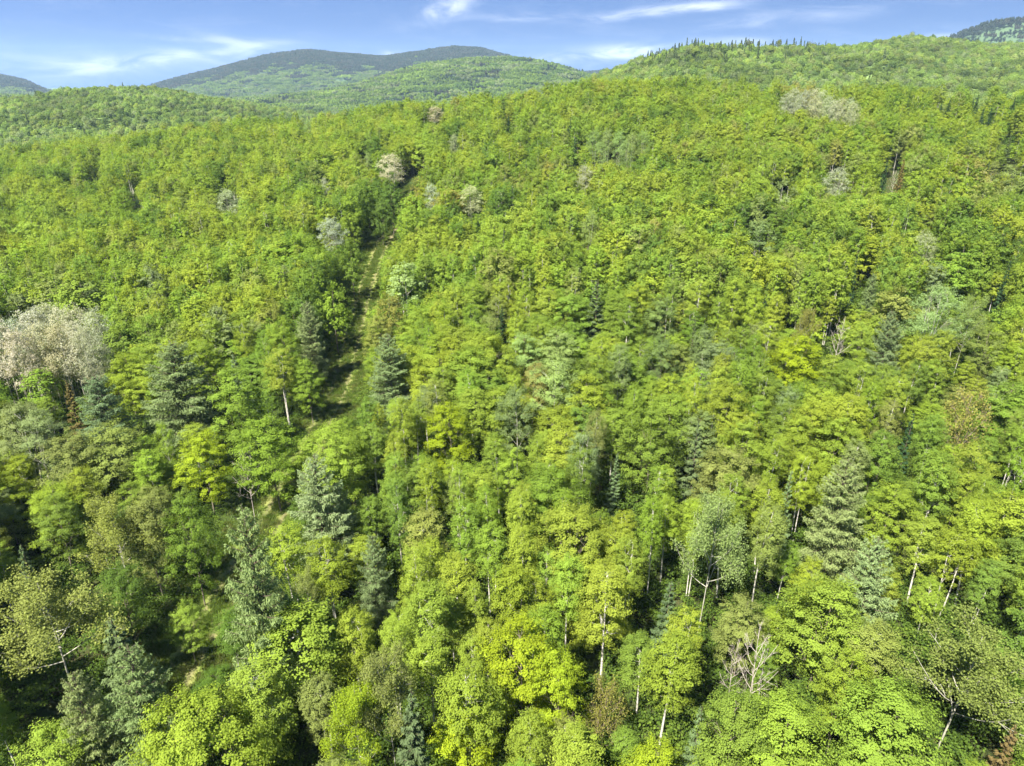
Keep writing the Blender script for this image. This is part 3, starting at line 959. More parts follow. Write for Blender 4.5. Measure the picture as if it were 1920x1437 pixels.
 ('poplar', 1096, 309, 12, 36, 'pale', 'silver poplar at the upper centre', 'silvery egg-shaped poplar at the upper centre'),
 ('poplar', 1106, 390, 14, 36, 'palegr', 'narrow silver poplar', 'narrow silvery poplar directly downhill of the egg-shaped one'),
 ('poplar', 883, 346, 12, 50, 'pale', 'wide silver poplar', 'wide silver-green poplar right of two smaller pale ones'),
 ('poplar', 809, 342, 12, 30, 'pale', 'slight silver poplar', 'slight silvery poplar between the wide one and the pinkish one'),
 ('poplar', 730, 285, 15, 50, 'palep', 'pinkish poplar over the track end', 'large pinkish grey poplar rising at the far end of the track'),
 ('poplar', 687, 284, 12, 17, 'palegr', 'thin silver poplar', 'thin silvery poplar left of the pinkish one above the track'),
 ('poplar', 850, 249, 12, 22, 'pale', 'little pale poplar', 'little pale poplar uphill of the wide silver one'),
 ('poplar', 815, 198, 11, 32, 'palep', 'pale dome on the ridge', 'pale pinkish dome of a poplar just under the ridge line'),
 ('poplar', 425, 353, 14, 42, 'pale', 'silver poplar on the left slope', 'silvery leaning poplar on the left slope'),
 ('poplar', 619, 405, 13, 52, 'pale', 'broad silver poplar', 'broad silver poplar left of the upper track'),
 ('poplar', 607, 330, 11, 17, 'pale', 'small silver poplar', 'small silver poplar uphill of the broad one'),
 ('poplar', 576, 224, 12, 20, 'palegr', 'ridge poplar', 'pale poplar just below the left ridge line'),
 ('poplar', 840, 172, 10, 14, 'palep', 'tiny ridge poplar', 'tiny pale poplar poking over the ridge line'),
 ('spruce', 247, 360, 10, 18, 'spruceo', 'dusky spruce on the left slope', 'dusky spruce pair tip on the left slope, the bigger'),
 ('spruce', 256, 368, 8, 14, 'spruce', 'smaller dusky spruce', 'smaller dusky spruce touching the bigger one on the left slope'),
 ('spruce', 185, 306, 10, 11, 'spruce', 'far spruce on the left', 'dark spruce point far up the left slope'),
 ('spruce', 177, 318, 8, 8, 'spruce', 'tiny far spruce', 'tiny dark spruce right beside the far left one'),
 ('spruce', 126, 328, 9, 10, 'spruce', 'leftward dark spruce', 'dark spruce point near the left edge of the upper slope'),
 ('spruce', 160, 318, 8, 9, 'spruce', 'middle dark spruce', 'dark spruce between two others on the upper left slope'),
 ('spruce', 947, 197, 10, 10, 'spruce', 'ridge spruce', 'dark spruce point just below the ridge at the top centre'),
 ('spruce', 953, 217, 11, 12, 'spruce', 'second ridge spruce', 'second dark spruce, right under the one below the ridge'),
 ('spruce', 994, 250, 9, 10, 'spruce', 'third ridge spruce', 'lone dark spruce downhill of the ridge pair'),
 ('spruce', 1079, 257, 13, 15, 'spruce', 'tall black spruce', 'tall blackish spruce standing proud at the upper centre'),
 ('spruce', 897, 245, 8, 8, 'spruce', 'wee spruce', 'wee dark spruce left of the ridge spruces'),
 ('spruce', 790, 222, 8, 8, 'spruce', 'shadowy spruce', 'shadowy small spruce under the pale dome on the ridge'),
 ('spruce', 1348, 149, 9, 9, 'spruce', 'skyline spruce', 'dark spruce tip on the near ridge below the wooded hill'),
 ('spruce', 1429, 159, 8, 8, 'spruce', 'second skyline spruce', 'dark spruce tip on the near ridge left of the silver grove'),
 ('spruce', 1783, 186, 12, 15, 'spruce', 'stout ridge spruce', 'stout dark spruce right of the silver grove'),
 ('spruce', 1766, 192, 9, 9, 'spruce', 'slim ridge spruce', 'slim dark spruce left of the stout one by the silver grove'),
 ('spruce', 1836, 177, 11, 12, 'spruce', 'paired ridge spruce', 'dark spruce in the cluster near the upper right corner, taller'),
 ('spruce', 1827, 184, 9, 9, 'spruce', 'short paired ridge spruce', 'dark spruce in the cluster near the upper right corner, shorter'),
 ('spruce', 1846, 203, 10, 12, 'spruce', 'downhill spruce', 'dark spruce downhill of the upper right cluster, left one of two'),
 ('spruce', 1861, 203, 10, 13, 'spruce', 'plump downhill spruce', 'dark spruce downhill of the upper right cluster, right one of two'),
 ('spruce', 1905, 182, 12, 12, 'spruce', 'edge ridge spruce', 'tall dark spruce at the upper right edge of the slope'),
 ('spruce', 1893, 178, 9, 9, 'spruce', 'short edge spruce', 'short dark spruce left of the tall one at the upper right edge'),
 ('spruce', 1661, 300, 14, 18, 'spruce', 'sombre spruce', 'sombre spruce in a dark hole on the right slope, left one'),
 ('spruce', 1694, 299, 14, 20, 'brown', 'brownish sombre spruce', 'brownish black spruce in the dark hole on the right slope'),
 ('dead', 1680, 318, 9, 24, 'pale', 'grey snag', 'grey leafless snag between two sombre spruces'),
 ('spruce', 1854, 305, 9, 10, 'spruce', 'lonely spruce', 'lonely small dark spruce on the far right slope'),
 ('spruce', 1898, 253, 10, 15, 'spruceo', 'layered edge pine', 'layered dusky pine by the right edge'),
 ('spruce', 1441, 528, 11, 17, 'spruce', 'thin spruce at the right centre', 'thin dark spruce spike amid bright crowns right of centre'),
 ('spruce', 1610, 477, 11, 14, 'spruce', 'dark spike', 'dark spruce spike uphill of the dusky larches'),
 ('spruce', 1896, 488, 12, 20, 'spruce', 'deep green spruce at the edge', 'deep green spruce at the right edge of the slope'),
 ('spruce', 1303, 590, 12, 22, 'spruceo', 'faint spruce', 'faint dusky spruce half hidden right of the bluish maples'),
 ('spruce', 887, 393, 10, 10, 'spruceo', 'half-hidden spruce', 'half-hidden spruce under the wide silver poplar'),
 ('maple', 1400, 1120, 10, 90, 'olive', 'hollow olive maple', 'olive maple bordering the hollow above the bare forked tree'),
]
# dense pale groves: each tree its own object
for i_, (px, py) in enumerate([(8, 592), (34, 580), (60, 572), (86, 566), (112, 572), (138, 570), (160, 576), (20, 612), (50, 604), (78, 600), (104, 604), (130, 600), (156, 606), (-14, 600)]):
    HAND.append(('poplar', px, py, 16.5, 58, 'palep' if i_ % 3 else 'pale', None, 'grove:pinkish grey poplar in the dense pale grove at the left edge'))
for i_, (px, py) in enumerate([(1478, 172), (1494, 162), (1512, 166), (1527, 164), (1544, 168), (1558, 176), (1571, 184), (1584, 182), (1596, 181), (1604, 190), (1535, 180)]):
    HAND.append(('poplar', px, py, 15, 27, 'pale', None, 'grove:silvery poplar in the pale grove on the upper right ridge'))
for i_, (px, py) in enumerate([(1117, 243), (1140, 240), (1162, 243), (1186, 246), (1208, 242), (1130, 262), (1175, 260)]):
    HAND.append(('poplar', px, py, 13, 30, 'palegr', None, 'grove:pale olive tree in the row of thin crowns at the upper centre'))

KMAP = {'maple': 'maple_tree', 'birch': 'birch_tree', 'aspen': 'aspen_tree', 'larch': 'larch_tree', 'spruce': 'spruce_tree', 'poplar': 'poplar_tree',
        'dead': 'dead_tree', 'limbed': 'limbed_tree', 'twiggy': 'twiggy_tree'}
NAME = {'dead_tree': 'dead_tree', 'limbed_tree': 'open_crowned_tree', 'twiggy_tree': 'twiggy_tree'}
CAT = {'maple_tree': 'maple tree', 'birch_tree': 'birch tree', 'aspen_tree': 'aspen tree', 'larch_tree': 'larch tree', 'spruce_tree': 'spruce tree', 'poplar_tree': 'poplar tree',
       'dead_tree': 'dead tree', 'limbed_tree': 'tree', 'twiggy_tree': 'tree'}
GROUP = {'maple_tree': 'maples of the wood', 'birch_tree': 'birches of the wood', 'aspen_tree': 'aspens of the wood', 'larch_tree': 'larches among the broadleaf trees',
         'spruce_tree': 'spruces among the broadleaf trees', 'poplar_tree': 'pale poplars', 'dead_tree': 'leafless trees', 'limbed_tree': 'thin crowned trees', 'twiggy_tree': 'twiggy trees'}

trees = []   # dicts
for (k, px, py, H, wpx, tint, short, label) in HAND:
    kind = KMAP[k]
    x, y, t = hit(px, py, H)
    Wm = wpx / FPX * t * (1.12 if k == 'larch' and px > 1300 else 1.2 if k == 'larch' else .9 if k == 'birch' else 1.0)
    trees.append(dict(kind=kind, x=float(x), y=float(y), t=float(t), H=H, W=float(Wm), tint=tint, short=short, label=label, hand=True, px=px, py=py, wpx=wpx))
hx = np.array([t['x'] for t in trees])
hy = np.array([t['y'] for t in trees])
hW = np.array([t['W'] for t in trees])
hH = np.array([t['H'] for t in trees])
ht = np.array([t['t'] for t in trees])
hpx = np.array([t['px'] for t in trees], float)
hpy = np.array([t['py'] for t in trees], float)
hwp = np.array([t['wpx'] for t in trees], float)
hvis = np.maximum(hwp * .95, np.array([FPX * t['H'] / t['t'] * (.60 if t['kind'] in ('spruce_tree', 'larch_tree') else .5 if t['kind'] in ('dead_tree', 'limbed_tree', 'poplar_tree') else .3) for t in trees]))

# --------------------------------------------------------------- the rest of the canopy
rg = np.random.default_rng(11)
cell = 3.3
grid = {}
pts = []


def radius_at(x, y):
    r = math.hypot(x, y)
    return 2.75 + (0.12 if r < 115 else 0.0) + 0.3 * math.sin(x * .05 + 1) + min(0.5, max(0, (r - 140) / 300))


def dart(n, r0, r1, amax):
    for _ in range(n):
        r = math.sqrt(rg.uniform(r0 * r0, r1 * r1))
        a = rg.uniform(-amax, amax)
        x, y = r * math.sin(a), r * math.cos(a)
        d = radius_at(x, y)
        cx, cy = int(x // cell), int(y // cell)
        ok = True
        for ix in range(cx - 2, cx + 3):
            for iy in range(cy - 2, cy + 3):
                for (qx, qy) in grid.get((ix, iy), ()):
                    if (qx - x) ** 2 + (qy - y) ** 2 < d * d:
                        ok = False
                        break
                if not ok:
                    break
            if not ok:
                break
        if ok:
            grid.setdefault((cx, cy), []).append((x, y))
            pts.append((x, y))


dart(22000, 22, 190, 0.84)
dart(60000, 190, 470, 0.74)
pts = np.array(pts)
# keep out of the track and of the trees placed one by one
keep = track_dist(pts[:, 0], pts[:, 1]) > 5.7
dd = np.hypot(pts[:, 0][:, None] - hx[None], pts[:, 1][:, None] - hy[None])
keep &= (dd > np.maximum(1.9, hW[None] * 0.40 + 0.9)).all(1)
for cx_, cy_, cr_ in ((330, 1085, 4.0), (345, 1030, 3.5), (300, 1125, 3.5), (290, 1385, 3.0), (330, 1185, 3.0), (310, 1060, 3.0), (385, 1020, 2.5), (1290, 1255, 1.2), (1350, 1260, 1.2), (1705, 850, 2.0)):
    qx, qy, _ = hit(cx_, cy_, 0)
    keep &= np.hypot(pts[:, 0] - qx, pts[:, 1] - qy) > cr_
# a close row of tall shady maples along the left edge of the open stretch of track
yA, yB = hit(628, 790, 0)[1], hit(735, 425, 0)[1]
wi = [k_ for k_ in range(0, len(TRS), 4) if yA < TRS[k_, 1] < yB]
WALL = np.array([TRS[k_] - nrm[k_] * rg.uniform(6.3, 7.4) for k_ in wi])
keep &= (np.hypot(pts[:, 0][:, None] - WALL[None, :, 0], pts[:, 1][:, None] - WALL[None, :, 1]) > 2.6).all(1)
wk = (np.hypot(WALL[:, 0][:, None] - hx[None], WALL[:, 1][:, None] - hy[None]) > 2.6).all(1)
pts = np.concatenate([WALL[wk], pts[keep]])
NWALL = int(wk.sum())


TRK_V = np.array([(622, 775, 48), (632, 738, 44), (641, 705, 36), (651, 672, 28), (660, 637, 20), (668, 600, 15), (677, 565, 13), (690, 528, 10), (703, 492, 8), (715, 465, 10), (722, 448, 11), (385, 1190, 18), (365, 1245, 22), (380, 1130, 12)], float)
TRK_Y = np.array([hit(a_, b_, 0)[1] for a_, b_, _ in TRK_V])


def zone(px, py):
    """chances of maple, birch, aspen; likely tints"""
    if py > 860 and 640 < px < 1330:
        return (.15, .74, .11), ['yellow'] * 6 + ['fresh'] * 3 + ['lime', 'olive']
    if py > 860 and px >= 1330:
        return (.50, .35, .15), ['lime', 'yellow', 'fresh', 'fresh', 'mid', 'olive', 'lime', 'yellow', 'yellow', 'fresh']
    if py > 860:
        return (.50, .25, .25), ['olive', 'mid', 'deep', 'mid', 'fresh', 'grey', 'olive', 'deep']  # mostly dark tints, with the deep shade of this corner painted in
    if py > 480 and px < 560:
        return (.45, .25, .3), ['fresh', 'olive', 'yellow', 'mid', 'fresh', 'lime', 'fresh', 'yellow', 'grey', 'yellow']
    if py > 480:
        return (.45, .37, .18), ['yellow', 'fresh', 'yellow', 'lime', 'fresh', 'yellow', 'fresh', 'lime', 'olive', 'mid', 'yellow', 'fresh', 'grey']
    return (.55, .27, .18), ['fresh', 'yellow', 'yellow', 'lime', 'fresh', 'fresh', 'mid', 'yellow', 'lime', 'fresh', 'yellow', 'olive', 'deep' if rg.random() < .4 else 'yellow', 'rust' if rg.random() < .15 else 'fresh']


gz = ground(pts[:, 0], pts[:, 1])
PXx, PYy, DEP = project(pts[:, 0], pts[:, 1], gz + 12)
td = track_dist(pts[:, 0], pts[:, 1])
for q in range(len(pts)):
    x, y = pts[q]
    px, py = PXx[q], PYy[q]
    (pm, pb, pa), tl = zone(px, py)
    # neighbouring trees tend to be of one sort
    nz = 0.5 + 0.28 * float(vnoise(x, y, 30, 8))
    u = 0.55 * min(max(nz, 0), .999) + .45 * rg.random()
    kind = 'maple_tree' if u < pm * .9 + .06 else ('birch_tree' if u < pm * .9 + .06 + pb else 'aspen_tree')
    sc = rg.uniform(.80, 1.12)
    tint = tl[int(rg.integers(len(tl)))]
    nt_ = float(vnoise(x, y, 45, 9))
    if nt_ > .55 and rg.random() < .5:
        tint = 'deep' if py < 480 else 'mid'
    if nt_ < -.6 and rg.random() < .5:
        tint = 'yellow'
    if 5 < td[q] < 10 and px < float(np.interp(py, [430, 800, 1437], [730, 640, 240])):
        tint = ('deep', 'mid')[int(rg.integers(2))]  # darker leaf tints paint in the shade on the track's left side
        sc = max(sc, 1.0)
    H = {'maple_tree': 12.2, 'birch_tree': 13, 'aspen_tree': 13.2}[kind] * sc
    if td[q] < 7:
        H *= 0.95
        if kind != 'maple_tree' and rg.random() < .5:
            kind = 'maple_tree'
    W = {'maple_tree': 5.9, 'birch_tree': 3.35, 'aspen_tree': 4.4}[kind] * float(np.clip(rg.lognormal(0, .26 if kind == 'maple_tree' else .14), .7, 1.65)) * (1.0 if py > 700 else 1.08)
    if rg.random() < (.022 if py < 500 else 0.012):
        kind, H, W, tint = 'spruce_tree', rg.uniform(8, 12), rg.uniform(2.4, 3.4), 'spruce' if py < 600 else 'spruceo'
    if q < NWALL:
        kind, H, W, tint = 'maple_tree', rg.uniform(12.8, 15.2), rg.uniform(5.2, 6.8), ('mid', 'deep', 'fresh')[int(rg.integers(3))]  # mostly darker tints: shade of this tree wall put into the leaf colour
    # a tree must not stand in front of one that the photograph shows whole
    for _ in range(3):
        tx, ty, dp = project(x, y, gz[q] + H)
        wp = W / dp * FPX * .42
        bad = (dp < ht - 1.5) & (np.abs(tx - hpx) < hwp * .5 + wp * .55) & (ty < hpy + hvis) & (ty > hpy - 3 * hwp) & (ty + FPX * 10 / dp > hpy)
        if not bad.any():
            break
        H -= 2.4
        W *= .9
    if H < 5.5:
        continue
    # keep the open stretch of the track in view
    if q >= NWALL and td[q] < 28 and y < TRK_Y.max():
        for _ in range(6):
            tx, ty, dp = project(x, y, gz[q] + H)
            wp = W / dp * FPX * .46
            blk = (TRK_Y > y) & (np.abs(tx - TRK_V[:, 0]) < wp + TRK_V[:, 2]) & (ty < TRK_V[:, 1]) & (ty + FPX * H / dp > TRK_V[:, 1])
            if not blk.any():
                break
            H *= .82
            W *= .88
        else:
            H = 0
        if H < 3.5:
            continue
    trees.append(dict(kind=kind, x=float(x), y=float(y), t=float(math.sqrt(x * x + y * y + (CAMZ - gz[q] - H) ** 2)), H=float(H), W=float(W), tint=tint, short=None, label=None, hand=False,
                      px=float(px), py=float(py), wpx=W / DEP[q] * FPX))

gx = np.array([t['x'] for t in trees])
gy = np.array([t['y'] for t in trees])
gz = ground(gx, gy)
for t, z in zip(trees, gz):
    t['z'] = float(z) - 0.05
    a, b_, d_ = project(t['x'], t['y'], z + t['H'] * .75)
    t['cx'], t['cy'] = float(a), float(b_)
    t['in'] = -t['wpx'] * .4 < a < 1920 + t['wpx'] * .4 and b_ < 1437 + t['wpx'] * .4

# individuals: everything placed by hand, and the nearest of each kind up to the cap
CAP = 290
count = {}
for t in trees:
    t['ind'] = False
for t in sorted(trees, key=lambda t: (not t['hand'], t['t'])):
    k = t['kind']
    if t['hand'] or (t['in'] and count.get(k, 0) < CAP and (t['t'] < 190 or k == 'spruce_tree')):
        t['ind'] = True
        count[k] = count.get(k, 0) + 1
for t in trees:
    a_, b_, d_ = project(t['x'], t['y'], t['z'] + t['H'])
    wp = t['W'] / d_ * FPX * .5
    blk = (TRK_Y > t['y']) & (np.abs(a_ - TRK_V[:, 0]) < wp + TRK_V[:, 2] * .7) & (b_ < TRK_V[:, 1]) & (b_ + FPX * t['H'] / d_ > TRK_V[:, 1])
    if blk.any() and t['hand']:
        print('BLOCK', t['short'], [int(v) for v in TRK_V[blk][:, 1]])
print('trees', len(trees), 'individual', count)

# --------------------------------------------------------------- labels
ADJ = {}


def words_n(s):
    return len(s.replace('-', ' ').split())


marks = [t for t in trees if t['hand'] and t['short'] and t['label'] and t['kind'] != 'x']
KW = {'maple_tree': 'maple', 'birch_tree': 'birch', 'aspen_tree': 'aspen', 'spruce_tree': 'spruce', 'larch_tree': 'larch', 'poplar_tree': 'poplar'}
ORD = ['', 'second ', 'third ', 'fourth ', 'fifth ', 'sixth ', 'seventh ', 'eighth ', 'ninth ', 'tenth ']
mx = np.array([[m['cx'], m['cy']] for m in marks])
buckets = {}
for t in trees:
    if not t['ind'] or t['hand']:
        continue
    dv = np.array([t['cx'], t['cy']]) - mx
    # weigh by the size of the mark: big trees name a wide neighbourhood
    dist = np.hypot(dv[:, 0], dv[:, 1]) / (30 + np.array([m['wpx'] for m in marks]))
    k = int(np.argmin(dist))
    ang = math.degrees(math.atan2(-dv[k, 1], dv[k, 0])) % 360
    di = int((ang + 22.5) // 45) % 8
    t['mk'], t['di'] = k, di
    buckets.setdefault((k, di, t['kind'], TINTS[t['tint']][1]), []).append((float(np.hypot(*dv[k])), t))
DIRW = ['right of', 'up and right of', 'directly above', 'up and left of', 'left of', 'down and left of', 'directly below', 'down and right of']
for (k, di, kind, tw), L in buckets.items():
    L.sort(key=lambda q: q[0])
    for n_, (d_, t) in enumerate(L):
        if n_ < len(ORD):
            t['label'] = f"{ORD[n_]}{tw} {KW[kind]} {DIRW[di]} the {marks[k]['short']}"
        else:
            t['label'] = f"outermost {tw} {KW[kind]} {DIRW[di]} the {marks[k]['short']}"
gc = {}
for t in trees:
    if t['hand'] and t['label'].startswith('grove:'):
        t['glabel'] = t['label'][6:]
        gc.setdefault(t['glabel'], []).append(t)
for lb, L in gc.items():
    L.sort(key=lambda t: t['cx'])
    names = ['first', 'second', 'third', 'fourth', 'fifth', 'sixth', 'seventh', 'eighth', 'ninth', 'tenth', 'eleventh', 'twelfth', 'thirteenth', 'last']
    for n_, t in enumerate(L):
        t['label'] = names[n_] + ' ' + lb + ', from left'
        t['group'] = 'poplars of the ' + ('left' if 'left edge' in lb else 'ridge' if 'ridge' in lb else 'centre') + ' grove'
seen = {}
for t in trees:
    if t['label']:
        seen[t['label']] = seen.get(t['label'], 0) + 1
print('dup labels', sum(1 for v in seen.values() if v > 1), 'long', sum(1 for k in seen if words_n(k) > 16), max(words_n(k) for k in seen))

# --------------------------------------------------------------- put the individual trees in the wood
rp = np.random.default_rng(23)


def tint_of(t, r):
    c = np.array(TINTS[t['tint']][0])
    return c * r.uniform(.88, 1.12) * np.array([r.uniform(.93, 1.07), 1, r.uniform(.85, 1.15)])


used = {}
for t in trees:
    if not t['ind']:
        continue
    kind = t['kind']
    lodset = P0 if t['t'] < 125 else P1
    L = lodset[kind]
    if kind == 'maple_tree' and t['W'] > 8.6:
        L = lodset['wide_maple']
    p = L[int(rp.integers(len(L)))]
    nm = NAME.get(kind, kind)
    root = bpy.data.objects.new(nm, None)
    root.empty_display_size = 1.0
    COL.objects.link(root)
    root.location = (t['x'], t['y'], t['z'])
    root.rotation_euler = (float(rp.normal(0, .02)), float(rp.normal(0, .02)), float(rp.uniform(0, 6.283)))
    sxy = t['W'] / p.W
    root.scale = (sxy, sxy, t['H'] / p.H)
    root['label'] = t['label']
    root['category'] = CAT[kind]
    root['group'] = t.get('group') or GROUP[kind]
    tc_ = tint_of(t, rp)
    tr_ = bpy.data.objects.new('trunk', p.trunk)
    COL.objects.link(tr_)
    tr_.parent = root
    cr_ = bpy.data.objects.new('crown', p.crown)
    COL.objects.link(cr_)
    cr_.parent = root
    cr_['tint'] = [float(v) for v in tc_]


# --------------------------------------------------------------- masses: scattered with geometry nodes
def scatter(name, label, meshes_sets, P, rot, scl, idx, tint):
    """one object; meshes_sets: list of instance variants, each a list of meshes"""
    col = bpy.data.collections.new(name + "_kinds")
    for n_, ms in enumerate(meshes_sets):
        for m_ in ms:
            pass
    vert = bpy.data.meshes.new(name)
    n = len(P)
    vert.vertices.add(n)
    vert.vertices.foreach_set('co', np.asarray(P, np.float32).ravel())
    for an, ty, av in (('rot', 'FLOAT_VECTOR', rot), ('scl', 'FLOAT_VECTOR', scl), ('tint', 'FLOAT_VECTOR', tint)):
        at = vert.attributes.new(an, ty, 'POINT')
        at.data.foreach_set('vector', np.asarray(av, np.float32).ravel())
    at = vert.attributes.new('idx', 'INT', 'POINT')
    at.data.foreach_set('value', np.asarray(idx, np.int32))
    o = bpy.data.objects.new(name, vert)
    COL.objects.link(o)
    gt = bpy.data.node_groups.new(name + "_scatter", 'GeometryNodeTree')
    gt.interface.new_socket('Geometry', in_out='INPUT', socket_type='NodeSocketGeometry')
    gt.interface.new_socket('Geometry', in_out='OUTPUT', socket_type='NodeSocketGeometry')
    gi = gt.nodes.new('NodeGroupInput')
    go = gt.nodes.new('NodeGroupOutput')
    jn = gt.nodes.new('GeometryNodeJoinGeometry')

    def named(an, ty):
        a_ = gt.nodes.new('GeometryNodeInputNamedAttribute')
        a_.data_type = ty
        a_.inputs[0].default_value = an
        return [s_ for s_ in a_.outputs if s_.enabled][0]
    for n_, ms in enumerate(meshes_sets):
        cmp_ = gt.nodes.new('FunctionNodeCompare')
        cmp_.data_type = 'INT'
        cmp_.operation = 'EQUAL'
        gt.links.new(named('idx', 'INT'), cmp_.inputs[2])
        cmp_.inputs[3].default_value = n_
        g1 = gt.nodes.new('GeometryNodeJoinGeometry')
        for m_ in ms:
            ob = bpy.data.objects.new(name + '_kind', m_)
            oi = gt.nodes.new('GeometryNodeObjectInfo')
            oi.inputs[0].default_value = ob
            gt.links.new(oi.outputs['Geometry'], g1.inputs[0])
        ip = gt.nodes.new('GeometryNodeInstanceOnPoints')
        gt.links.new(gi.outputs[0], ip.inputs['Points'])
        gt.links.new(cmp_.outputs[0], ip.inputs['Selection'])
        gt.links.new(g1.outputs[0], ip.inputs['Instance'])
        rv = gt.nodes.new('FunctionNodeEulerToRotation')
        gt.links.new(named('rot', 'FLOAT_VECTOR'), rv.inputs[0])
        gt.links.new(rv.outputs[0], ip.inputs['Rotation'])
        gt.links.new(named('scl', 'FLOAT_VECTOR'), ip.inputs['Scale'])
        gt.links.new(ip.outputs[0], jn.inputs[0])
    gt.links.new(jn.outputs[0], go.inputs[0])
    md = o.modifiers.new('scatter', 'NODES')
    md.node_group = gt
    o['kind'] = 'stuff'
    o['label'] = label
    return o


# canopy between the single trees and the ridge
rest = [t for t in trees if not t['ind']]
kinds = ['maple_tree', 'birch_tree', 'aspen_tree', 'spruce_tree']
sets, base = [], {}
for k in kinds:
    for lod, D in ((0, P0), (1, P1)):
        base[(k, lod)] = len(sets)
        for p in D[k]:
            sets.append([p.crown, p.trunk])
P_, R_, S_, I_, T_ = [], [], [], [], []
for t in rest:
    lod = 0 if t['t'] < 110 else 1
    L = (P0 if lod == 0 else P1)[t['kind']]
    q = int(rp.integers(len(L)))
    P_.append((t['x'], t['y'], t['z']))
    R_.append((0, 0, rp.uniform(0, 6.283)))
    s_ = t['W'] / L[q].W
    S_.append((s_, s_, t['H'] / L[q].H))
    I_.append(base[(t['kind'], lod)] + q)
    T_.append(tint_of(t, rp))
scatter('forest', 'dense mixed spring canopy covering the slope up to the ridge', sets, P_, R_, S_, I_, T_)


# hillside woods beyond the ridge: only where the slope can be seen
def visible_mask(x, y, top, margin, nb=900):
    """walk outward along each azimuth and keep points not deep behind nearer canopy"""
    r = np.hypot(x, y)
    a = np.arctan2(x, y)
    bi = ((a + 0.9) / 1.8 * nb).astype(int)
    order = np.argsort(r)
    hor = np.full(nb, -9.0)
    vis = np.zeros(len(x), bool)
    # the near ridge first
    ab = (np.arange(nb) + .5) / nb * 1.8 - .9
    d1, z1 = smooth_tab(L1, ab)
    hor = (z1 + 7 - CAMZ) / d1
    for k in order:
        b_ = bi[k]
        if b_ < 0 or b_ >= nb:
            continue
        s = (top[k] - CAMZ) / r[k]
        if s > hor[b_] - margin / r[k]:
            vis[k] = True
            h2 = s - 4.0 / r[k]
            if h2 > hor[b_]:
                hor[b_] = h2
    return vis


def jgrid(r0, r1, sp, amax, r):
    n = int((r1 * 2 * math.sin(amax)) / sp)
    xs = (np.arange(n) - n / 2) * sp
    ys = np.arange(r0 * math.cos(amax), r1, sp)
    Xq, Yq = np.meshgrid(xs, ys)
    Xq = Xq + (np.arange(len(ys)) % 2)[:, None] * sp * .5
    x = (Xq + r.uniform(-.42, .42, Xq.shape) * sp).ravel()
    y = (Yq + r.uniform(-.42, .42, Yq.shape) * sp).ravel()
    rr_, a_ = np.hypot(x, y), np.arctan2(x, y)
    m = (rr_ > r0) & (rr_ < r1) & (np.abs(a_) < amax)
    return x[m], y[m]


rh = np.random.default_rng(31)
x, y = jgrid(455, 1500, 4.5, 0.70, rh)
z = ground(x, y)
m = visible_mask(x, y, z + 11, 9)
x, y, z = x[m], y[m], z[m]
nF = 6
far_sets = [[far_tree('far_broadleaf', 800 + k, 11, 6.2, 520, 0.56)] for k in range(nF)] + [[far_tree('far_conifer', 820 + k, 13, 4.2, 240, 0.8, True, M_NEEDLE)] for k in range(2)]
n = len(x)
nzv = vnoise(x, y, 90, 12)
nz2 = vnoise(x, y, 200, 13)
idx = rh.integers(0, nF, n)
pal = np.array([TINTS[k][0] for k in ('fresh', 'mid', 'olive', 'yellow', 'grey', 'deep', 'mid', 'fresh')])
tint = pal[rh.integers(0, len(pal), n)] * rh.uniform(.8, 1.2, (n, 1)) * .80 + np.array([.032, .042, .028])  # greyed and paled: part of the distance haze is painted into the tint
dk = np.clip(nzv * .3, -.2, .2)[:, None]
tint = tint * (1 - dk)
r_ = np.hypot(x, y)
pxf, pyf, _ = project(x, y, z + 12)
# dark conifers: scattered, and a belt along the crest of the right-hand hill
con = rh.random(n) < np.clip(.006 + .02 * (nz2 > .6), 0, 1)
belt = (pxf > 1365) & (pxf < 1560) & (pyf < 103) & (rh.random(n) < .16)
left_belt = (pxf > 1170) & (pxf < 1370) & (pyf < 112) & (rh.random(n) < .22)
con |= belt | left_belt
idx = np.where(con, nF + rh.integers(0, 2, n), idx)
tint[con] = np.array(TINTS['spruceo'][0]) * rh.uniform(.6, 1.1, (con.sum(), 1))
sc = rh.uniform(.75, 1.2, n)
sz = sc * rh.uniform(.85, 1.2, n) * np.where(belt, rh.uniform(.7, 1.1, n), 1)
print('hillside', n)
scatter('hillside_forest', 'soft green woods covering the rounded hills behind the ridge', far_sets,
        np.stack([x, y, z], 1), np.stack([0 * x, 0 * x, rh.uniform(0, 6.28, n)], 1), np.stack([sc, sc, sz], 1), idx, tint)

x, y = jgrid(1500, 4700, 20, 0.72, rh)
z = ground(x, y)
m = visible_mask(x, y, z + 11, 16)
x, y, z = x[m], y[m], z[m]
n = len(x)
print('mountain', n)
a_ = np.arctan2(x, y)
r_ = np.hypot(x, y)
d4, z4 = tab(L4, a_)
d3, z3 = smooth_tab(L3, a_)
hgt = (z - (-20)) / np.maximum(z4 + 20, 30)
n1 = vnoise(x, y, 260, 21)
n2 = vnoise(x, y, 90, 22)
dark = (r_ > np.maximum(d4 - 900, np.minimum(d3 + 300, 2050))) & (hgt + .16 * n1 + .10 * n2 > np.where(a_ > .42, .30, .58))
dark |= (rh.random(n) < .04)
far_pal = np.array([TINTS[k][0] for k in ('fresh', 'mid', 'mid', 'deep', 'grey')])
tint = far_pal[rh.integers(0, len(far_pal), n)] * .9
tint = tint * (1 + .18 * n1[:, None] - .12 * n2[:, None])
spr = np.array([[0.040, 0.062, 0.036], [0.055, 0.075, 0.045], [0.085, 0.085, 0.060]])
tint = np.where(dark[:, None], spr[rh.integers(0, 3, n)] * .7, tint)
pidx = np.where(dark, 3 + rh.integers(0, 2, n), rh.integers(0, 3, n))
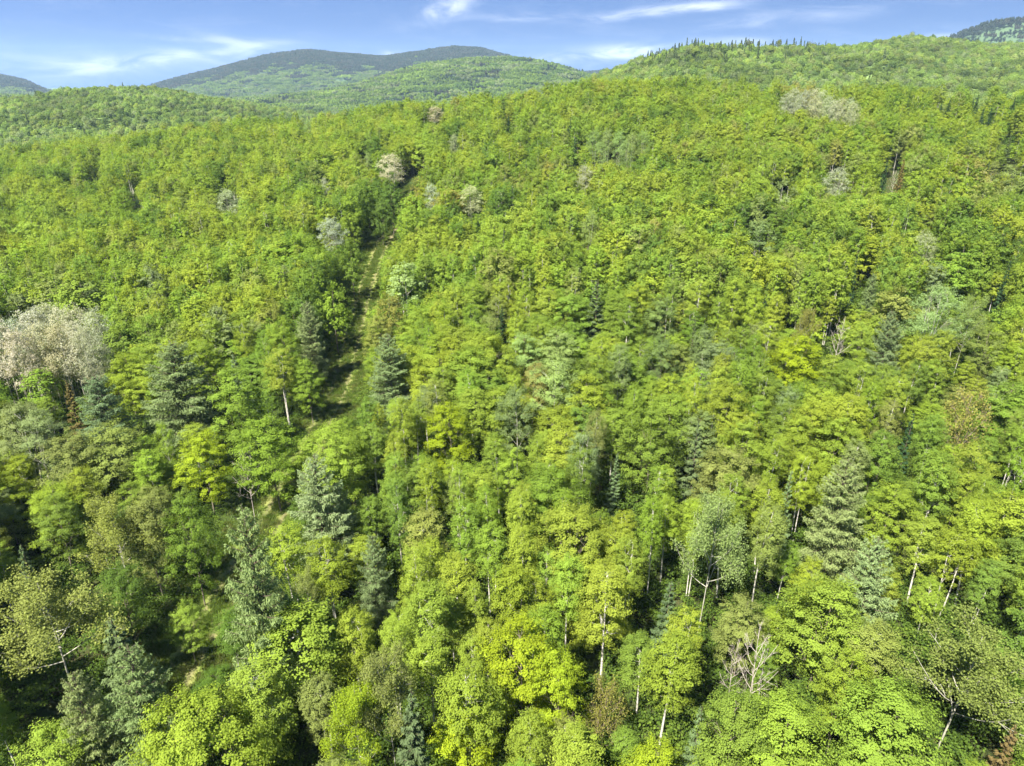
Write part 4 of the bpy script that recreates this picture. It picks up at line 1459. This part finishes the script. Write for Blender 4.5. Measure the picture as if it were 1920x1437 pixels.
psets = [[crown_patch('canopy_patch', 900 + k)] for k in range(3)] + [[crown_patch('conifer_patch', 910 + k, True)] for k in range(2)]
scatter('mountain_forest', 'woods on the distant mountains, dark conifers on the summits', psets,
        np.stack([x, y, z], 1), np.stack([0 * x, 0 * x, rh.uniform(0, 6.28, n)], 1), np.tile([[1., 1., 1.]], (n, 1)) * rh.uniform(.9, 1.15, (n, 1)), pidx, tint)

# trees that stand up from the skyline of the wooded hill
rk = np.random.default_rng(5)
sky_px = [(1165, 126), (1178, 120), (1192, 112), (1205, 106), (1219, 100), (1232, 95), (1246, 91), (1262, 86), (1279, 80), (1298, 74), (1317, 76), (1338, 78),
          (1372, 78), (1380, 75), (1391, 74), (1399, 70), (1405, 69), (1413, 73), (1422, 76), (1436, 77), (1450, 74), (1463, 71), (1476, 73), (1490, 70), (1503, 69), (1515, 77), (1524, 76), (1536, 79), (1549, 77), (1561, 86)]
fc = far_sets[nF:]
fb = far_sets[:nF]
trunk_far = P1['spruce_tree'][0].trunk
for n_, (px, py) in enumerate(sky_px):
    con_ = n_ % 5 != 1
    a0, e0 = azel(px, py)
    d2, z2 = smooth_tab(L2, a0)
    d2 = float(d2) - 3
    X_, Y_ = d2 * math.sin(a0), d2 * math.cos(a0)
    Zb = float(ground(X_, Y_))
    Ht = max(9.0, CAMZ + math.tan(e0) * d2 - Zb)
    Ht = min(Ht, 24)
    root = bpy.data.objects.new('spruce_tree' if con_ else 'maple_tree', None)
    COL.objects.link(root)
    root.location = (X_, Y_, Zb)
    root.rotation_euler = (0, 0, n_ * 1.7)
    W_ = rk.uniform(1.0, 1.7) if con_ else 1.1
    root.scale = (W_, W_, Ht / (13 if con_ else 11))
    fr = ['beginning', 'lower third', 'middle', 'upper part', 'top'][min(4, n_ // 3)] if n_ < 12 else ''
    root['category'] = 'spruce tree' if con_ else 'maple tree'
    root['group'] = 'skyline trees on the wooded hill'
    nth = ['first', 'second', 'third', 'fourth', 'fifth', 'sixth', 'seventh', 'eighth', 'ninth', 'tenth', 'eleventh', 'twelfth', 'thirteenth', 'fourteenth', 'fifteenth', 'sixteenth', 'seventeenth', 'last'][n_ if n_ < 12 else n_ - 12]
    root['label'] = (f"{nth} of the skyline trees climbing the left shoulder of the wooded hill" if n_ < 12 else f"{nth} of the ragged skyline trees along the wooded hilltop, from left")
    for nm_, m_ in (('trunk', trunk_far), ('crown', (fc[n_ % 2] if con_ else fb[n_ % nF])[0])):
        c_ = bpy.data.objects.new(nm_, m_)
        COL.objects.link(c_)
        c_.parent = root
        if nm_ == 'crown':
            c_['tint'] = [float(v) for v in np.array(TINTS['spruceo' if con_ else 'olive'][0]) * rk.uniform(.6, 1.0)]

# --------------------------------------------------------------- undergrowth and grass
ru = np.random.default_rng(41)


def bush(seed, n, H, W, size):
    r = np.random.default_rng(seed)
    k = 14
    C = np.stack([r.uniform(-.5, .5, k) * W, r.uniform(-.5, .5, k) * W, r.uniform(.2, .9, k) * H], 1)
    ci = r.integers(0, k, n)
    off = rand_unit(r, n) * r.uniform(.3, 1, n)[:, None]
    V, F, A = leaves(C[ci] + off * np.array([.6, .6, .35]), off * .5 + np.array([0, 0, .8]) + .4 * r.normal(size=(n, 3)), rand_unit(r, n), size, .7, r, r.random(n))
    return mesh_from('bush', V, F, [M_LEAF], {'var': A})


def tuft(seed, n):
    r = np.random.default_rng(seed)
    ph = r.uniform(0, 6.28, n)
    b0 = np.stack([r.uniform(-.35, .35, n), r.uniform(-.35, .35, n), 0 * ph], 1)
    out_ = np.stack([np.cos(ph), np.sin(ph), 0 * ph], 1)
    h = r.uniform(.12, .34, n)[:, None]
    side = np.stack([-np.sin(ph), np.cos(ph), 0 * ph], 1) * .022
    tip = b0 + out_ * h * .5 + np.array([0, 0, 1]) * h
    V = np.stack([b0 - side, b0 + side, tip + side * .2, tip - side * .2], 1).reshape(-1, 3)
    return mesh_from('tuft', V, np.arange(n * 4).reshape(n, 4), [M_LEAF], {'var': np.repeat(r.random(n), 4)})


bsets = [[bush(50 + k, 520, 2.1, 2.6, .20)] for k in range(3)] + [[bush(60 + k, 420, 1.0, 2.2, .16)] for k in range(2)]
x, y = jgrid(22, 215, 1.75, 0.82, ru)
tdd = track_dist(x, y)
m = (tdd > 4.4) & (ru.random(len(x)) < .80)
x, y, tdd = x[m], y[m], tdd[m]
n = len(x)
idx = np.where((tdd < 9) | (ru.random(n) < .30), 3 + ru.integers(0, 2, n), ru.integers(0, 3, n))
up = np.array([TINTS[k][0] for k in ('mid', 'deep', 'deep', 'deep')])[ru.integers(0, 4, n)] * .75  # leaf colour darkened to stand in for shade in the gaps
s_ = ru.uniform(.7, 1.4, n)
scatter('undergrowth', 'shrubs and saplings filling the gaps under the canopy', bsets, np.stack([x, y, ground(x, y)], 1),
        np.stack([0 * x, 0 * x, ru.uniform(0, 6.28, n)], 1), np.stack([s_, s_, s_ * ru.uniform(.7, 1.3, n)], 1), idx, up)
N = 14000
k = ru.integers(0, len(TRS), N)
u = np.where(ru.random(N) < .25, ru.normal(0, .09, N), np.sign(ru.uniform(-1, 1, N)) * ru.uniform(.42, 1.12, N))
x = TRS[k, 0] + nrm[k, 0] * u * hw + ru.uniform(-.5, .5, N)
y = TRS[k, 1] + nrm[k, 1] * u * hw + ru.uniform(-.5, .5, N)
gt_ = np.array([[0.095, 0.145, 0.024], [0.075, 0.120, 0.020], [0.13, 0.145, 0.045]])[ru.integers(0, 3, N)]
s_ = ru.uniform(.7, 1.5, N)
scatter('grass', 'rough grass on the track verges and between its ruts', [[tuft(70 + q, 70)] for q in range(3)], np.stack([x, y, ground(x, y) + .08], 1),
        np.stack([0 * x, 0 * x, ru.uniform(0, 6.28, N)], 1), np.stack([s_, s_, s_], 1), ru.integers(0, 3, N), gt_)

# --------------------------------------------------------------- haze
HAZE = 1
if HAZE:
    x0, x1, y0, y1, z0, z1 = -5000., 5000., -600., 6200., -280., 300.
    Vh = np.array([[a, b_, c_] for a in (x0, x1) for b_ in (y0, y1) for c_ in (z0, z1)])
    Fh = np.array([[0, 1, 3, 2], [4, 6, 7, 5], [0, 4, 5, 1], [2, 3, 7, 6], [0, 2, 6, 4], [1, 5, 7, 3]])
    hm = bpy.data.materials.new("haze")
    hm.use_nodes = True
    hm.node_tree.nodes.clear()
    b = NB(hm.node_tree)
    out = b.n('ShaderNodeOutputMaterial')
    pv = b.n('ShaderNodeVolumePrincipled')
    pv.inputs['Color'].default_value = (0.55, 0.78, 1.0, 1)
    pv.inputs['Density'].default_value = 0.000062
    pv.inputs['Anisotropy'].default_value = 0.0
    b.link(pv.outputs[0], out.inputs['Volume'])
    me = mesh_from("haze", Vh, Fh, [hm])
    o = bpy.data.objects.new("haze", me)
    COL.objects.link(o)
    o['kind'] = 'stuff'
    o['label'] = 'thin blue air between the viewer and the mountains'
